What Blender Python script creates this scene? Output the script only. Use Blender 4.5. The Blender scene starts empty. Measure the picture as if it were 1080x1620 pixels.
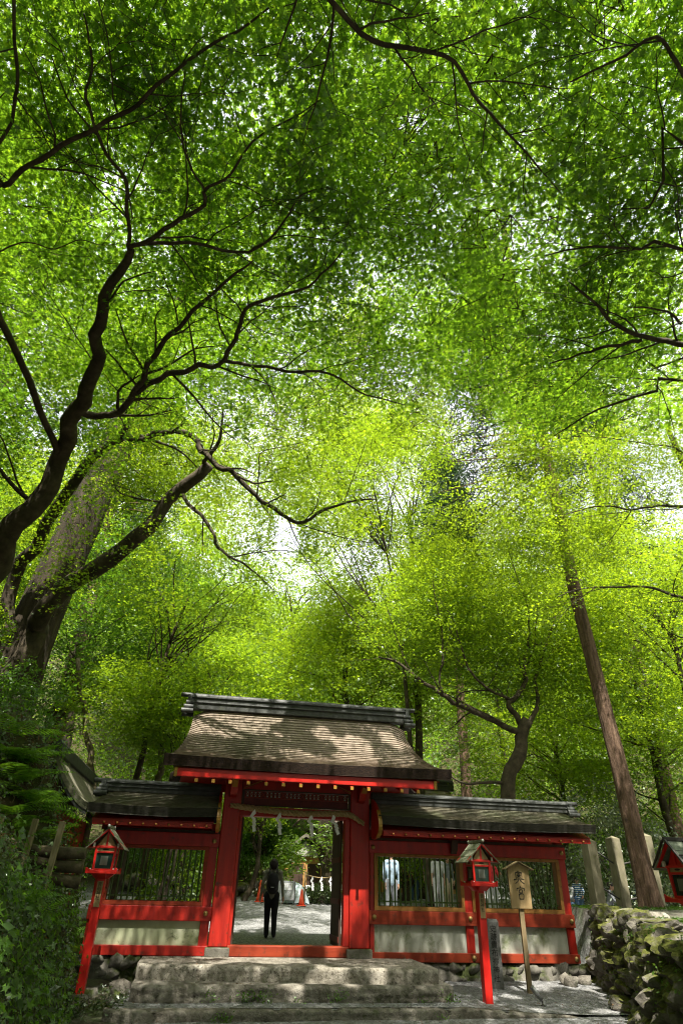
import bpy, bmesh, math, random
import numpy as np
from mathutils import Vector, Matrix, noise as mnoise

random.seed(7)
RNG = np.random.default_rng(11)
PI = math.pi
scene = bpy.context.scene
COL = scene.collection
QUAL = 1.0

# ------------------------------------------------------------------ camera
F_PX, TILT, ROLL = 970.0, math.radians(31.3), math.radians(1.6)
CAM = np.array([0.0, 0.0, 1.7])
_r0 = np.array([1.0, 0, 0]); DV = np.array([0, math.cos(TILT), math.sin(TILT)])
_u0 = np.array([0, -math.sin(TILT), math.cos(TILT)])
RV = _r0 * math.cos(ROLL) + _u0 * math.sin(ROLL)
UV = -_r0 * math.sin(ROLL) + _u0 * math.cos(ROLL)
def at(px, py, Y):
    v = DV + RV * (px - 540) / F_PX - UV * (py - 810) / F_PX
    return CAM + v * (Y / v[1])
def atz(px, py, z):
    v = DV + RV * (px - 540) / F_PX - UV * (py - 810) / F_PX
    return CAM + v * ((z - CAM[2]) / v[2])
# the gate's own frame: X along the front, Y into the depth, Z up
YAW = math.radians(10.1)
O = np.array([-0.763, 14.5, 0.604])
EX = np.array([math.cos(YAW), math.sin(YAW), 0]); EY = np.array([-math.sin(YAW), math.cos(YAW), 0])
def fac(X, Yo, z): return O + EX * X + EY * Yo + np.array([0, 0, z - O[2]])   # z is world height
def to_fac(x, y):
    dx, dy = x - O[0], y - O[1]
    return dx * EX[0] + dy * EX[1], dx * EY[0] + dy * EY[1]

SUN_EL = math.radians(61); 
SUN_AZ = np.array([0.17, -0.985]); SUN_AZ = SUN_AZ / np.linalg.norm(SUN_AZ)
SUN = np.array([SUN_AZ[0] * math.cos(SUN_EL), SUN_AZ[1] * math.cos(SUN_EL), math.sin(SUN_EL)])

# ------------------------------------------------------------------ materials
def new_mat(name):
    m = bpy.data.materials.new(name); m.use_nodes = True
    nt = m.node_tree
    for n in list(nt.nodes): nt.nodes.remove(n)
    out = nt.nodes.new('ShaderNodeOutputMaterial')
    return m, nt, out
def N(nt, t, **kw):
    n = nt.nodes.new(t)
    for k, v in kw.items():
        if k.startswith('i_'):
            key = k[2:]
            n.inputs[int(key) if key.isdigit() else key.replace('_', ' ')].default_value = v
        else: setattr(n, k, v)
    return n
def L(nt, a, b): nt.links.new(a, b)
def c4(c): return (c[0], c[1], c[2], 1.0)
def ramp(nt, fac_out, stops):
    r = nt.nodes.new('ShaderNodeValToRGB'); e = r.color_ramp.elements
    while len(e) < len(stops): e.new(0.5)
    for k, (p, c) in enumerate(stops): e[k].position = p; e[k].color = c4(c)
    L(nt, fac_out, r.inputs[0]); return r
def coords(nt, scale=(1, 1, 1), kind='Object'):
    tc = nt.nodes.new('ShaderNodeTexCoord'); mp = nt.nodes.new('ShaderNodeMapping')
    mp.inputs['Scale'].default_value = scale
    L(nt, tc.outputs[kind], mp.inputs[0]); return mp.outputs[0]
def mixc(nt, f, a, b, blend='MIX'):
    n = nt.nodes.new('ShaderNodeMix'); n.data_type = 'RGBA'; n.blend_type = blend
    for sock, v in ((n.inputs[0], f), (n.inputs[6], a), (n.inputs[7], b)):
        if hasattr(v, 'is_linked') or hasattr(v, 'links'): L(nt, v, sock)
        else: sock.default_value = v if isinstance(v, float) else c4(v)
    return n.outputs[2]
def surf(name, stops, scale=4.0, stretch=(1, 1, 1), rough=0.7, bump=0.3, bscale=None, detail=6.0,
         dirt=None, moss=None, spec=0.3, bdist=0.02, metal=0.0):
    """noise-coloured surface; dirt=(colour, scale, threshold), moss=(colour, scale, threshold, up-bias)"""
    m, nt, out = new_mat(name)
    b = N(nt, 'ShaderNodeBsdfPrincipled', i_Roughness=rough, i_Metallic=metal)
    b.inputs['Specular IOR Level'].default_value = spec
    v = coords(nt, stretch)
    n1 = N(nt, 'ShaderNodeTexNoise', i_Scale=scale, i_Detail=detail, i_Roughness=0.62); L(nt, v, n1.inputs['Vector'])
    col = ramp(nt, n1.outputs[0], stops).outputs[0]
    if dirt:
        dc, ds, dt = dirt
        n2 = N(nt, 'ShaderNodeTexNoise', i_Scale=ds, i_Detail=8.0, i_Roughness=0.7); L(nt, coords(nt), n2.inputs['Vector'])
        r2 = ramp(nt, n2.outputs[0], [(dt, (0, 0, 0)), (min(dt + .14, .99), (1, 1, 1))])
        col = mixc(nt, r2.outputs[0], col, dc)
    if moss:
        mc, ms, mt, up = moss
        n3 = N(nt, 'ShaderNodeTexNoise', i_Scale=ms, i_Detail=6.0, i_Roughness=0.65); L(nt, coords(nt), n3.inputs['Vector'])
        g = nt.nodes.new('ShaderNodeNewGeometry'); sx = nt.nodes.new('ShaderNodeSeparateXYZ'); L(nt, g.outputs['Normal'], sx.inputs[0])
        ma = N(nt, 'ShaderNodeMath', operation='MULTIPLY_ADD'); ma.inputs[1].default_value = up; L(nt, sx.outputs[2], ma.inputs[0]); L(nt, n3.outputs[0], ma.inputs[2])
        r3 = ramp(nt, ma.outputs[0], [(mt, (0, 0, 0)), (min(mt + .12, .99), (1, 1, 1))])
        n4 = N(nt, 'ShaderNodeTexNoise', i_Scale=ms * 7, i_Detail=4.0); L(nt, coords(nt), n4.inputs['Vector'])
        mcol = ramp(nt, n4.outputs[0], [(.3, tuple(x * .45 for x in mc)), (.75, tuple(min(x * 1.4, 1) for x in mc))]).outputs[0]
        col = mixc(nt, r3.outputs[0], col, mcol)
    L(nt, col, b.inputs['Base Color'])
    if bump:
        nb = N(nt, 'ShaderNodeTexNoise', i_Scale=bscale or scale * 3, i_Detail=8.0, i_Roughness=0.7); L(nt, v, nb.inputs['Vector'])
        bp = N(nt, 'ShaderNodeBump', i_Strength=bump, i_Distance=bdist); L(nt, nb.outputs[0], bp.inputs['Height'])
        L(nt, bp.outputs[0], b.inputs['Normal'])
    L(nt, b.outputs[0], out.inputs[0]); return m
def leafmat(name, dif, tra, var=0.5, gloss=0.05, hue=(1.25, .9, .6), mixf=0.55):
    """thin leaf: reflects, lets light through, each leaf its own shade"""
    m, nt, out = new_mat(name)
    g = nt.nodes.new('ShaderNodeNewGeometry')
    rp = ramp(nt, g.outputs['Random Per Island'], [(0, (1 - var,) * 3), (.55, (1, 1, 1)), (.85, (1 + var * .3, 1 + var * .2, 1)), (1, hue)])
    d = N(nt, 'ShaderNodeBsdfDiffuse'); t = N(nt, 'ShaderNodeBsdfTranslucent'); gl = N(nt, 'ShaderNodeBsdfGlossy', i_Roughness=.38)
    L(nt, mixc(nt, 1.0, dif, rp.outputs[0], 'MULTIPLY'), d.inputs[0]); L(nt, mixc(nt, 1.0, tra, rp.outputs[0], 'MULTIPLY'), t.inputs[0])
    gl.inputs[0].default_value = (.9, 1, .85, 1)
    mx = N(nt, 'ShaderNodeMixShader', i_0=mixf); L(nt, d.outputs[0], mx.inputs[1]); L(nt, t.outputs[0], mx.inputs[2])
    m2 = N(nt, 'ShaderNodeMixShader', i_0=gloss); L(nt, mx.outputs[0], m2.inputs[1]); L(nt, gl.outputs[0], m2.inputs[2])
    L(nt, m2.outputs[0], out.inputs[0]); return m

M = {}
M['red'] = surf('vermilion_paint', [(.25, (.22, .008, .004)), (.5, (.34, .012, .005)), (.75, (.43, .020, .007))], 3.0, (3.2, 3.2, .22), .48, .45, 16,
                dirt=((.085, .020, .010), 7.0, .57), spec=.4, bdist=.008)
M['red_beam'] = surf('weathered_bounce_red', [(.25, (.16, .018, .006)), (.5, (.235, .028, .008)), (.8, (.31, .044, .012))], 3.4, (.35, 2, 2), .6, .3, 24,
                     dirt=((.075, .026, .012), 5.0, .55), bdist=.008)  # worn paint, with the orange of ground bounce put into its colour
M['red_bright'] = surf('lantern_red', [(.3, (.50, .014, .010)), (.7, (.62, .022, .014))], 5, (1, 1, .4), .33, .08, 20, dirt=((.22, .03, .02), 9.0, .66), spec=.5, bdist=.005)
M['gold'] = surf('yellow_ochre_paint', [(.3, (.24, .125, .018)), (.7, (.34, .19, .03))], 9, rough=.5, bump=.1, dirt=((.14, .07, .02), 12.0, .6))
M['gold_dull'] = surf('ochre_window_frame', [(.3, (.23, .10, .022)), (.7, (.34, .16, .035))], 6, rough=.6, bump=.15, dirt=((.08, .03, .012), 8.0, .58))
M['brass'] = surf('brass_fitting', [(.3, (.30, .20, .07)), (.7, (.45, .32, .12))], 20, rough=.4, bump=.1, metal=.6)
M['green_bar'] = surf('dark_green_paint', [(.3, (.055, .10, .035)), (.7, (.11, .17, .055))], 7, (1, 1, .3), .5, .1)
M['plaster'] = surf('white_plaster', [(.25, (.28, .29, .22)), (.55, (.385, .385, .32)), (.8, (.46, .455, .39))], 3, (1, 1, .5), .85, .2, 30,
                    dirt=((.14, .165, .075), 2.6, .55), moss=((.17, .19, .075), 1.1, .57, 0), bdist=.004)
M['plaster_worn'] = surf('stained_green_lit_plaster', [(.25, (.27, .30, .17)), (.55, (.36, .38, .24)), (.8, (.43, .44, .32))], 3, (1, 1, .6), .85, .25, 30,
                         dirt=((.045, .05, .018), 4.6, .58), moss=((.13, .17, .035), 1.6, .56, 0), bdist=.006)  # real stains over a base tinted with the green light under the trees
M['panel_dark'] = surf('carved_dark_panel', [(.3, (.07, .012, .010)), (.7, (.14, .022, .014))], 6, rough=.6, bump=.2)
M['dark_wood'] = surf('old_dark_wood', [(.3, (.030, .018, .012)), (.7, (.075, .042, .026))], 4, (1, 1, .2), .7, .3, 20)
M['board_wood'] = surf('signboard_wood', [(.25, (.26, .17, .075)), (.5, (.34, .235, .11)), (.8, (.40, .29, .15))], 2.5, (5, 1, .5), .6, .12, 12, dirt=((.34, .25, .09), 3.5, .58))
M['post_wood'] = surf('grey_post_wood', [(.25, (.14, .10, .05)), (.75, (.28, .21, .11))], 4, (4, 4, .4), .75, .3, 18)
M['ochre_wood'] = surf('hall_wood', [(.3, (.34, .17, .05)), (.7, (.50, .28, .09))], 3, (1, 1, .3), .6, .15)
M['log'] = surf('old_log', [(.3, (.035, .028, .016)), (.7, (.12, .095, .055))], 7, (1, 1, 1), .85, .5, 20, moss=((.06, .09, .015), 4.0, .62, .15))
M['stake'] = surf('split_stake', [(.3, (.16, .13, .07)), (.7, (.30, .25, .15))], 6, (3, 3, .4), .8, .3)
M['ink'] = surf('black_ink', [(.3, (.008, .008, .007)), (.7, (.02, .02, .018))], 10, rough=.6, bump=0)
M['paper'] = surf('white_paper', [(.3, (.74, .74, .76)), (.7, (.82, .82, .84))], 4, rough=.7, bump=.05)
M['white_cap'] = surf('white_painted_ends', [(.3, (.68, .66, .60)), (.7, (.80, .78, .72))], 9, rough=.5, bump=.05)
M['straw'] = surf('straw_rope', [(.3, (.20, .14, .06)), (.7, (.38, .29, .14))], 30, (1, 1, 1), .8, .6, 60)
M['stone'] = surf('granite_step', [(.3, (.15, .135, .10)), (.5, (.25, .225, .18)), (.72, (.36, .335, .28))], 9, rough=.85, bump=.7, bscale=45, dirt=((.070, .060, .042), 24.0, .50), moss=((.08, .095, .03), 2.2, .60, -.1), bdist=.02)
M['rough_stone'] = surf('rough_step_stone', [(.25, (.10, .088, .066)), (.5, (.20, .18, .145)), (.75, (.34, .315, .265))], 4, rough=.88, bump=1.0, bscale=14, dirt=((.045, .040, .028), 6.0, .54), moss=((.07, .095, .02), 2.2, .60, -.08), bdist=.05)
M['wall_stone'] = surf('mossy_rock', [(.25, (.06, .052, .040)), (.5, (.165, .148, .12)), (.78, (.36, .33, .285))], 4.0, rough=.9, bump=.9, bscale=11, dirt=((.045, .035, .025), 2.0, .58), moss=((.105, .112, .020), 2.1, .50, .15), bdist=.04)
M['dark_rock'] = surf('footing_rock', [(.25, (.07, .065, .05)), (.5, (.14, .13, .105)), (.78, (.24, .22, .185))], 3.5, rough=.9, bump=.8, bscale=13, moss=((.06, .075, .02), 2.3, .55, .12), bdist=.03)
M['pillar_stone'] = surf('grey_granite', [(.3, (.09, .09, .083)), (.7, (.18, .177, .165))], 26, rough=.85, bump=.4, bscale=60, moss=((.12, .13, .05), 2.5, .62, -.05), bdist=.006)
M['fence_stone'] = surf('lichened_post_stone', [(.3, (.11, .10, .06)), (.7, (.225, .20, .13))], 5, (1, 1, .5), .85, .5, 25, dirt=((.13, .13, .05), 3.0, .56), bdist=.01)
M['bark_cedar'] = surf('cedar_bark', [(.28, (.055, .034, .022)), (.5, (.145, .088, .056)), (.75, (.25, .165, .108))], 2.0, (9, 9, .9), .9, 1.0, 5, bdist=.07, dirt=((.045, .03, .02), 3.0, .56))
M['bark_cedar_grey'] = surf('grey_cedar_bark', [(.28, (.020, .016, .010)), (.5, (.058, .044, .027)), (.75, (.115, .088, .054))], 1.6, (7, 7, .35), .9, 1.0, 5, moss=((.09, .10, .025), .9, .62, 0), bdist=.07)
M['bark_maple'] = surf('maple_bark', [(.3, (.028, .022, .014)), (.6, (.075, .058, .036)), (.85, (.15, .125, .085))], 5, (1, 1, 1), .9, .7, 12, moss=((.07, .085, .022), 1.6, .60, .08), bdist=.03)
M['bark_pale'] = surf('pale_bark', [(.3, (.08, .065, .035)), (.7, (.19, .16, .10))], 5, (1, 1, .5), .85, .5, 14, moss=((.13, .13, .03), 1.6, .55, 0))
M['glass'] = surf('lamp_glass', [(.3, (.010, .028, .024)), (.7, (.025, .055, .045))], 3, rough=.12, bump=0, spec=.7)
M['lamp_paper'] = surf('lamp_inner_panel', [(.3, (.10, .115, .095)), (.7, (.16, .175, .145))], 3, (6, 6, 1), rough=.5, bump=0)
M['copper'] = surf('copper_sheet_roof', [(.3, (.10, .125, .085)), (.7, (.23, .25, .18))], 6, rough=.5, bump=.2, dirt=((.05, .06, .04), 5.0, .57))
M['lantern_roof'] = surf('shingle_lantern_roof', [(.3, (.11, .12, .075)), (.55, (.20, .21, .14)), (.8, (.36, .35, .27))], 9, (1, 3, 1), .75, .5, 20)
M['tile'] = surf('dark_ridge_tile', [(.3, (.030, .032, .030)), (.6, (.065, .068, .062)), (.85, (.13, .135, .125))], 6, rough=.5, bump=.25, dirt=((.06, .065, .035), 4.0, .60))
M['metal_lamp'] = surf('grey_metal', [(.3, (.20, .20, .20)), (.7, (.32, .32, .32))], 12, rough=.4, bump=.05, metal=.4)
M['iron'] = surf('dark_iron', [(.3, (.03, .028, .025)), (.7, (.06, .055, .05))], 12, rough=.6, bump=.1)
M['tarp'] = surf('pale_blue_sheet', [(.3, (.40, .50, .55)), (.7, (.62, .68, .70))], 3, rough=.5, bump=.4, bscale=6)
M['cone'] = surf('orange_plastic', [(.3, (.62, .06, .02)), (.7, (.72, .09, .03))], 4, rough=.5, bump=0)
M['board_grey'] = surf('notice_sheet', [(.35, (.22, .24, .25)), (.6, (.40, .42, .42))], 3.0, (1, 1, 2.5), .5, 0)
M['grass'] = leafmat('grass_blade', (.07, .15, .02), (.16, .32, .03), .5, .03, (1.2, 1.1, .6), .4)

def bark_roof_mat(name, cols):
    m, nt, out = new_mat(name)
    b = N(nt, 'ShaderNodeBsdfPrincipled', i_Roughness=.85); b.inputs['Specular IOR Level'].default_value = .2
    v = coords(nt, (1.2, 6, 6))
    n = N(nt, 'ShaderNodeTexNoise', i_Scale=5.0, i_Detail=9.0, i_Roughness=.7); L(nt, v, n.inputs['Vector'])
    col = ramp(nt, n.outputs[0], [(.28, cols[0]), (.5, cols[1]), (.75, cols[2])]).outputs[0]
    n2 = N(nt, 'ShaderNodeTexNoise', i_Scale=1.1, i_Detail=6.0); L(nt, coords(nt), n2.inputs['Vector'])
    col = mixc(nt, ramp(nt, n2.outputs[0], [(.48, (0, 0, 0)), (.68, (1, 1, 1))]).outputs[0], col, cols[3])
    L(nt, col, b.inputs['Base Color'])
    n3 = N(nt, 'ShaderNodeTexNoise', i_Scale=30.0, i_Detail=5.0); L(nt, coords(nt, (.6, 1, 1)), n3.inputs['Vector'])
    bp = N(nt, 'ShaderNodeBump', i_Strength=.6, i_Distance=.01); L(nt, n3.outputs[0], bp.inputs['Height']); L(nt, bp.outputs[0], b.inputs['Normal'])
    L(nt, b.outputs[0], out.inputs[0]); return m
M['bark_roof'] = bark_roof_mat('cypress_bark_thatch', [(.12, .095, .070), (.25, .20, .155), (.40, .33, .26), (.15, .13, .09)])
M['bark_roof_dark'] = bark_roof_mat('old_green_thatch', [(.085, .080, .058), (.165, .150, .11), (.27, .245, .19), (.115, .125, .07)])
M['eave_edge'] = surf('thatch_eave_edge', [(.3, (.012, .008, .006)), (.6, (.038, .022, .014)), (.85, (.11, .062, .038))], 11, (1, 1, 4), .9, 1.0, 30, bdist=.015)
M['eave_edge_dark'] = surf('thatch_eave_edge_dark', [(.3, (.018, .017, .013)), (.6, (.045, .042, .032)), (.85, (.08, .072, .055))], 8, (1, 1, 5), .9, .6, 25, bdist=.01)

def gravel_mat(name, cols, moss=None):
    m, nt, out = new_mat(name)
    b = N(nt, 'ShaderNodeBsdfPrincipled', i_Roughness=.9); b.inputs['Specular IOR Level'].default_value = .2
    v = coords(nt)
    vo = N(nt, 'ShaderNodeTexVoronoi', i_Scale=38.0); L(nt, v, vo.inputs['Vector'])
    sp = nt.nodes.new('ShaderNodeSeparateColor'); L(nt, vo.outputs['Color'], sp.inputs[0])
    col = ramp(nt, sp.outputs[0], [(0, cols[0]), (.5, cols[1]), (1, cols[2])]).outputs[0]
    n = N(nt, 'ShaderNodeTexNoise', i_Scale=1.3, i_Detail=7.0, i_Roughness=.65); L(nt, v, n.inputs['Vector'])
    col = mixc(nt, ramp(nt, n.outputs[0], [(.45, (0, 0, 0)), (.70, (.75, .75, .75))]).outputs[0], col, cols[3])
    if moss:
        n5 = N(nt, 'ShaderNodeTexNoise', i_Scale=.9, i_Detail=8.0, i_Roughness=.7); L(nt, v, n5.inputs['Vector'])
        col = mixc(nt, ramp(nt, n5.outputs[0], [(moss[1], (0, 0, 0)), (moss[1] + .1, (1, 1, 1))]).outputs[0], col, moss[0])
    L(nt, col, b.inputs['Base Color'])
    bp = N(nt, 'ShaderNodeBump', i_Strength=.8, i_Distance=.015); L(nt, vo.outputs['Distance'], bp.inputs['Height']); L(nt, bp.outputs[0], b.inputs['Normal'])
    L(nt, b.outputs[0], out.inputs[0]); return m
M['gravel'] = gravel_mat('grey_gravel', [(.10, .10, .098), (.19, .19, .186), (.31, .31, .305), (.135, .13, .115)])
def ground_mat():
    """gravel in the yard, leaf mould and moss on the slopes"""
    m, nt, out = new_mat('yard_and_forest_floor')
    b = N(nt, 'ShaderNodeBsdfPrincipled', i_Roughness=.92); b.inputs['Specular IOR Level'].default_value = .15
    v = coords(nt)
    vo = N(nt, 'ShaderNodeTexVoronoi', i_Scale=34.0); L(nt, v, vo.inputs['Vector'])
    sp = nt.nodes.new('ShaderNodeSeparateColor'); L(nt, vo.outputs['Color'], sp.inputs[0])
    gcol = ramp(nt, sp.outputs[0], [(0, (.11, .11, .108)), (.5, (.205, .205, .20)), (1, (.32, .32, .315))]).outputs[0]
    n = N(nt, 'ShaderNodeTexNoise', i_Scale=2.2, i_Detail=9.0, i_Roughness=.7); L(nt, v, n.inputs['Vector'])
    ecol = ramp(nt, n.outputs[0], [(.28, (.020, .016, .009)), (.45, (.055, .042, .022)), (.58, (.05, .065, .016)), (.75, (.085, .11, .022))]).outputs[0]
    at_ = N(nt, 'ShaderNodeAttribute', attribute_name='wild')
    L(nt, mixc(nt, at_.outputs['Fac'], gcol, ecol), b.inputs['Base Color'])
    bp = N(nt, 'ShaderNodeBump', i_Strength=.8, i_Distance=.03); L(nt, n.outputs[0], bp.inputs['Height']); L(nt, bp.outputs[0], b.inputs['Normal'])
    L(nt, b.outputs[0], out.inputs[0]); return m
M['ground'] = ground_mat()

# leaves
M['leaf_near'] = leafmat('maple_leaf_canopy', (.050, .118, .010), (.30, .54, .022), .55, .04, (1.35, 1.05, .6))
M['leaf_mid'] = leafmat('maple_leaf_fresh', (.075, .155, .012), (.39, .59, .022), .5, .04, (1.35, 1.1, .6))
M['leaf_lit'] = leafmat('maple_leaf_sunlit', (.105, .195, .014), (.42, .60, .020), .45, .04, (1.3, 1.12, .7))  # same maple leaf, sunlit brightness put into its colours
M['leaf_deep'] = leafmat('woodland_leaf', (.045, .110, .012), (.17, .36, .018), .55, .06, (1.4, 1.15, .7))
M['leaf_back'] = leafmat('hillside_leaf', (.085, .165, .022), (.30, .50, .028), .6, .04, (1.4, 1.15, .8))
M['needle'] = leafmat('cedar_needles', (.020, .052, .014), (.03, .075, .014), .6, .05, (1.5, 1.2, .8), .35)
M['grey_shrub'] = leafmat('pale_shrub_leaf', (.105, .135, .060), (.12, .17, .05), .6, .12, (1.6, 1.5, 1.3), .35)
M['fern'] = leafmat('fern_frond', (.085, .180, .020), (.20, .42, .022), .4, .05, (1.4, 1.15, .6), .45)
M['ivy'] = leafmat('ground_ivy', (.036, .062, .011), (.06, .11, .012), .65, .08, (2.0, 1.5, .8), .4)
M['hang'] = leafmat('hanging_foliage', (.12, .22, .02), (.36, .55, .03), .4, .04, (1.3, 1.1, .8))
M['dead'] = leafmat('fallen_leaf', (.16, .085, .04), (.08, .04, .015), .6, .03, (1.5, 1.4, 1.2), .2)

# people
def cloth(name, c, rough=.85): return surf(name, [(.3, tuple(x * .8 for x in c)), (.7, tuple(min(1, x * 1.15) for x in c))], 9, rough=rough, bump=.15, bscale=40, bdist=.004)
M['skin'] = surf('skin', [(.3, (.42, .24, .16)), (.7, (.50, .30, .21))], 6, rough=.55, bump=.03)
M['hair'] = surf('black_hair', [(.3, (.010, .008, .008)), (.7, (.025, .02, .018))], 30, (1, 1, .2), .45, .2)
M['black_cloth'] = cloth('black_cloth', (.012, .012, .014)); M['black_bag'] = cloth('black_bag', (.018, .018, .021), .6)
M['olive_shirt'] = cloth('grey_olive_shirt', (.20, .21, .15)); M['blue_shirt'] = cloth('pale_blue_shirt', (.42, .55, .68))
M['white_cloth'] = cloth('white_cloth', (.55, .55, .56)); M['grey_cloth'] = cloth('grey_cloth', (.20, .21, .23)); M['pink_cloth'] = cloth('dusty_pink_cloth', (.50, .33, .36))
M['red_cloth'] = cloth('red_cloth', (.58, .05, .06)); M['jeans'] = cloth('blue_jeans', (.10, .17, .30)); M['beige'] = cloth('beige_cloth', (.60, .50, .38))
M['dark_shoe'] = cloth('dark_shoe', (.03, .028, .028), .5); M['pale_shoe'] = cloth('pale_shoe', (.55, .55, .55), .5)
def striped():
    m, nt, out = new_mat('blue_striped_shirt'); b = N(nt, 'ShaderNodeBsdfPrincipled', i_Roughness=.85)
    w = N(nt, 'ShaderNodeTexWave', wave_type='BANDS', bands_direction='Z', i_Scale=4.2, i_Distortion=1.2); L(nt, coords(nt), w.inputs['Vector'])
    L(nt, ramp(nt, w.outputs[0], [(.55, (.05, .14, .30)), (.66, (.62, .68, .74))]).outputs[0], b.inputs['Base Color']); L(nt, b.outputs[0], out.inputs[0]); return m
M['striped'] = striped()

# ------------------------------------------------------------------ mesh builder
class MB:
    def __init__(s): s.v = []; s.f = []; s.mi = []; s.cur = 0
    def add(s, vs, fs):
        o = len(s.v); s.v += [tuple(map(float, p)) for p in vs]; s.f += [tuple(o + i for i in f) for f in fs]; s.mi += [s.cur] * len(fs); return s
    def box(s, x0, x1, y0, y1, z0, z1, mat=None):
        P = [(x, y, z) for z in (z0, z1) for y in (y0, y1) for x in (x0, x1)]
        if mat is not None: P = [mat @ Vector(p) for p in P]
        return s.add(P, [(0, 2, 3, 1), (4, 5, 7, 6), (0, 1, 5, 4), (2, 6, 7, 3), (0, 4, 6, 2), (1, 3, 7, 5)])
    def bar(s, p, q, w, h, up=(0, 0, 1)):
        p, q = Vector(p), Vector(q); d = (q - p); l = d.length; d.normalize()
        u = Vector(up); sd = d.cross(u)
        if sd.length < 1e-4: sd = d.cross(Vector((0, 1, 0)))
        sd.normalize(); u = sd.cross(d)
        P = [p + a * sd * w / 2 + b * u * h / 2 for a, b in ((-1, -1), (1, -1), (1, 1), (-1, 1))]
        P += [x + d * l for x in P]
        return s.add(P, [(3, 2, 1, 0), (4, 5, 6, 7), (0, 1, 5, 4), (1, 2, 6, 5), (2, 3, 7, 6), (3, 0, 4, 7)])
    def tube(s, pts, rad, n=8, cap=True, jitter=0.0):
        pts = [Vector(p) for p in pts]; k = len(pts)
        if not hasattr(rad, '__len__'): rad = [rad] * k
        ref = Vector((.31, .17, .93)); V = []; F = []; a = None
        for i in range(k):
            d = (pts[min(i + 1, k - 1)] - pts[max(i - 1, 0)])
            if d.length < 1e-9: d = Vector((0, 0, 1))
            d.normalize()
            if a is None:
                a = d.cross(ref)
                if a.length < .3: a = d.cross(Vector((1, 0, 0)))
            else:
                a = a - d * a.dot(d)
                if a.length < 1e-4: a = d.cross(ref)
            a.normalize(); b = d.cross(a)
            for j in range(n):
                t = 2 * PI * j / n; r = rad[i] * (1 + (random.uniform(-jitter, jitter) if jitter else 0))
                V.append(pts[i] + a * math.cos(t) * r + b * math.sin(t) * r)
        for i in range(k - 1):
            for j in range(n):
                j2 = (j + 1) % n; F.append((i * n + j, i * n + j2, (i + 1) * n + j2, (i + 1) * n + j))
        if cap: F.append(tuple(range(n - 1, -1, -1))); F.append(tuple((k - 1) * n + j for j in range(n)))
        return s.add(V, F)
    def lathe(s, prof, n=16, c=(0, 0, 0)):
        V = []; F = []; k = len(prof)
        for r, z in prof:
            for j in range(n): t = 2 * PI * j / n; V.append((c[0] + r * math.cos(t), c[1] + r * math.sin(t), c[2] + z))
        for i in range(k - 1):
            for j in range(n): j2 = (j + 1) % n; F.append((i * n + j, i * n + j2, (i + 1) * n + j2, (i + 1) * n + j))
        F.append(tuple(range(n - 1, -1, -1))); F.append(tuple((k - 1) * n + j for j in range(n)))
        return s.add(V, F)
    def prism(s, poly, ax, t0, t1):
        """poly in the two other axes, extruded along axis ax ('x','y','z') from t0 to t1"""
        def P(a, b, t): return {'x': (t, a, b), 'y': (a, t, b), 'z': (a, b, t)}[ax]
        n = len(poly); V = [P(a, b, t0) for a, b in poly] + [P(a, b, t1) for a, b in poly]
        F = [tuple(range(n - 1, -1, -1)), tuple(range(n, 2 * n))] + [(i, (i + 1) % n, n + (i + 1) % n, n + i) for i in range(n)]
        return s.add(V, F)
    def ell(s, c, r, n=10, m=7, rot=None):
        V = []; F = []; R = rot or Matrix.Identity(3); c = Vector(c)
        for i in range(m + 1):
            p = PI * i / m
            for j in range(n):
                t = 2 * PI * j / n; V.append(c + R @ Vector((r[0] * math.sin(p) * math.cos(t), r[1] * math.sin(p) * math.sin(t), r[2] * math.cos(p))))
        for i in range(m):
            for j in range(n): j2 = (j + 1) % n; F.append((i * n + j, (i + 1) * n + j, (i + 1) * n + j2, i * n + j2))
        return s.add(V, F)
    def mesh(s, name, mats, smooth=False):
        me = bpy.data.meshes.new(name); me.from_pydata(s.v, [], s.f)
        for m in (mats if isinstance(mats, (list, tuple)) else [mats]): me.materials.append(m)
        if any(s.mi): me.polygons.foreach_set('material_index', s.mi)
        bm = bmesh.new(); bm.from_mesh(me); bmesh.ops.remove_doubles(bm, verts=bm.verts, dist=1e-6) if len(s.v) < 3000 else None
        bmesh.ops.recalc_face_normals(bm, faces=bm.faces); bm.to_mesh(me); bm.free()
        if smooth: me.polygons.foreach_set('use_smooth', [True] * len(me.polygons))
        me.update(); return me
def link(name, me, parent=None, bevel=0.0, loc=None):
    o = bpy.data.objects.new(name, me); COL.objects.link(o)
    if parent: o.parent = parent
    if loc is not None: o.location = loc
    if bevel:
        b = o.modifiers.new('Bevel', 'BEVEL'); b.width = bevel; b.segments = 2; b.limit_method = 'ANGLE'; b.angle_limit = math.radians(40)
    return o
def part(name, mb, mats, parent, smooth=False, bevel=0.0, loc=None): return link(name, mb.mesh(name, mats, smooth), parent, bevel, loc)
def tag(o, label, cat, group=None, kind=None):
    o['label'] = label; o['category'] = cat
    if group: o['group'] = group
    if kind: o['kind'] = kind
    return o
def thing(name, label, cat, loc=(0, 0, 0), rz=0.0, group=None):
    o = bpy.data.objects.new(name, None); COL.objects.link(o); o.location = tuple(map(float, loc)); o.rotation_euler = (0, 0, rz); o.empty_display_size = .2
    return tag(o, label, cat, group)
def structure(o): o['kind'] = 'structure'; return o
def copies(proto, locs, parent):
    for l in locs:
        c = proto.copy(); COL.objects.link(c); c.parent = parent; c.location = l
def copy_tree(o, parent=None):
    kids = list(o.children); c = o.copy(); COL.objects.link(c); c.parent = parent
    for k in kids: copy_tree(k, c)
    return c
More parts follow.
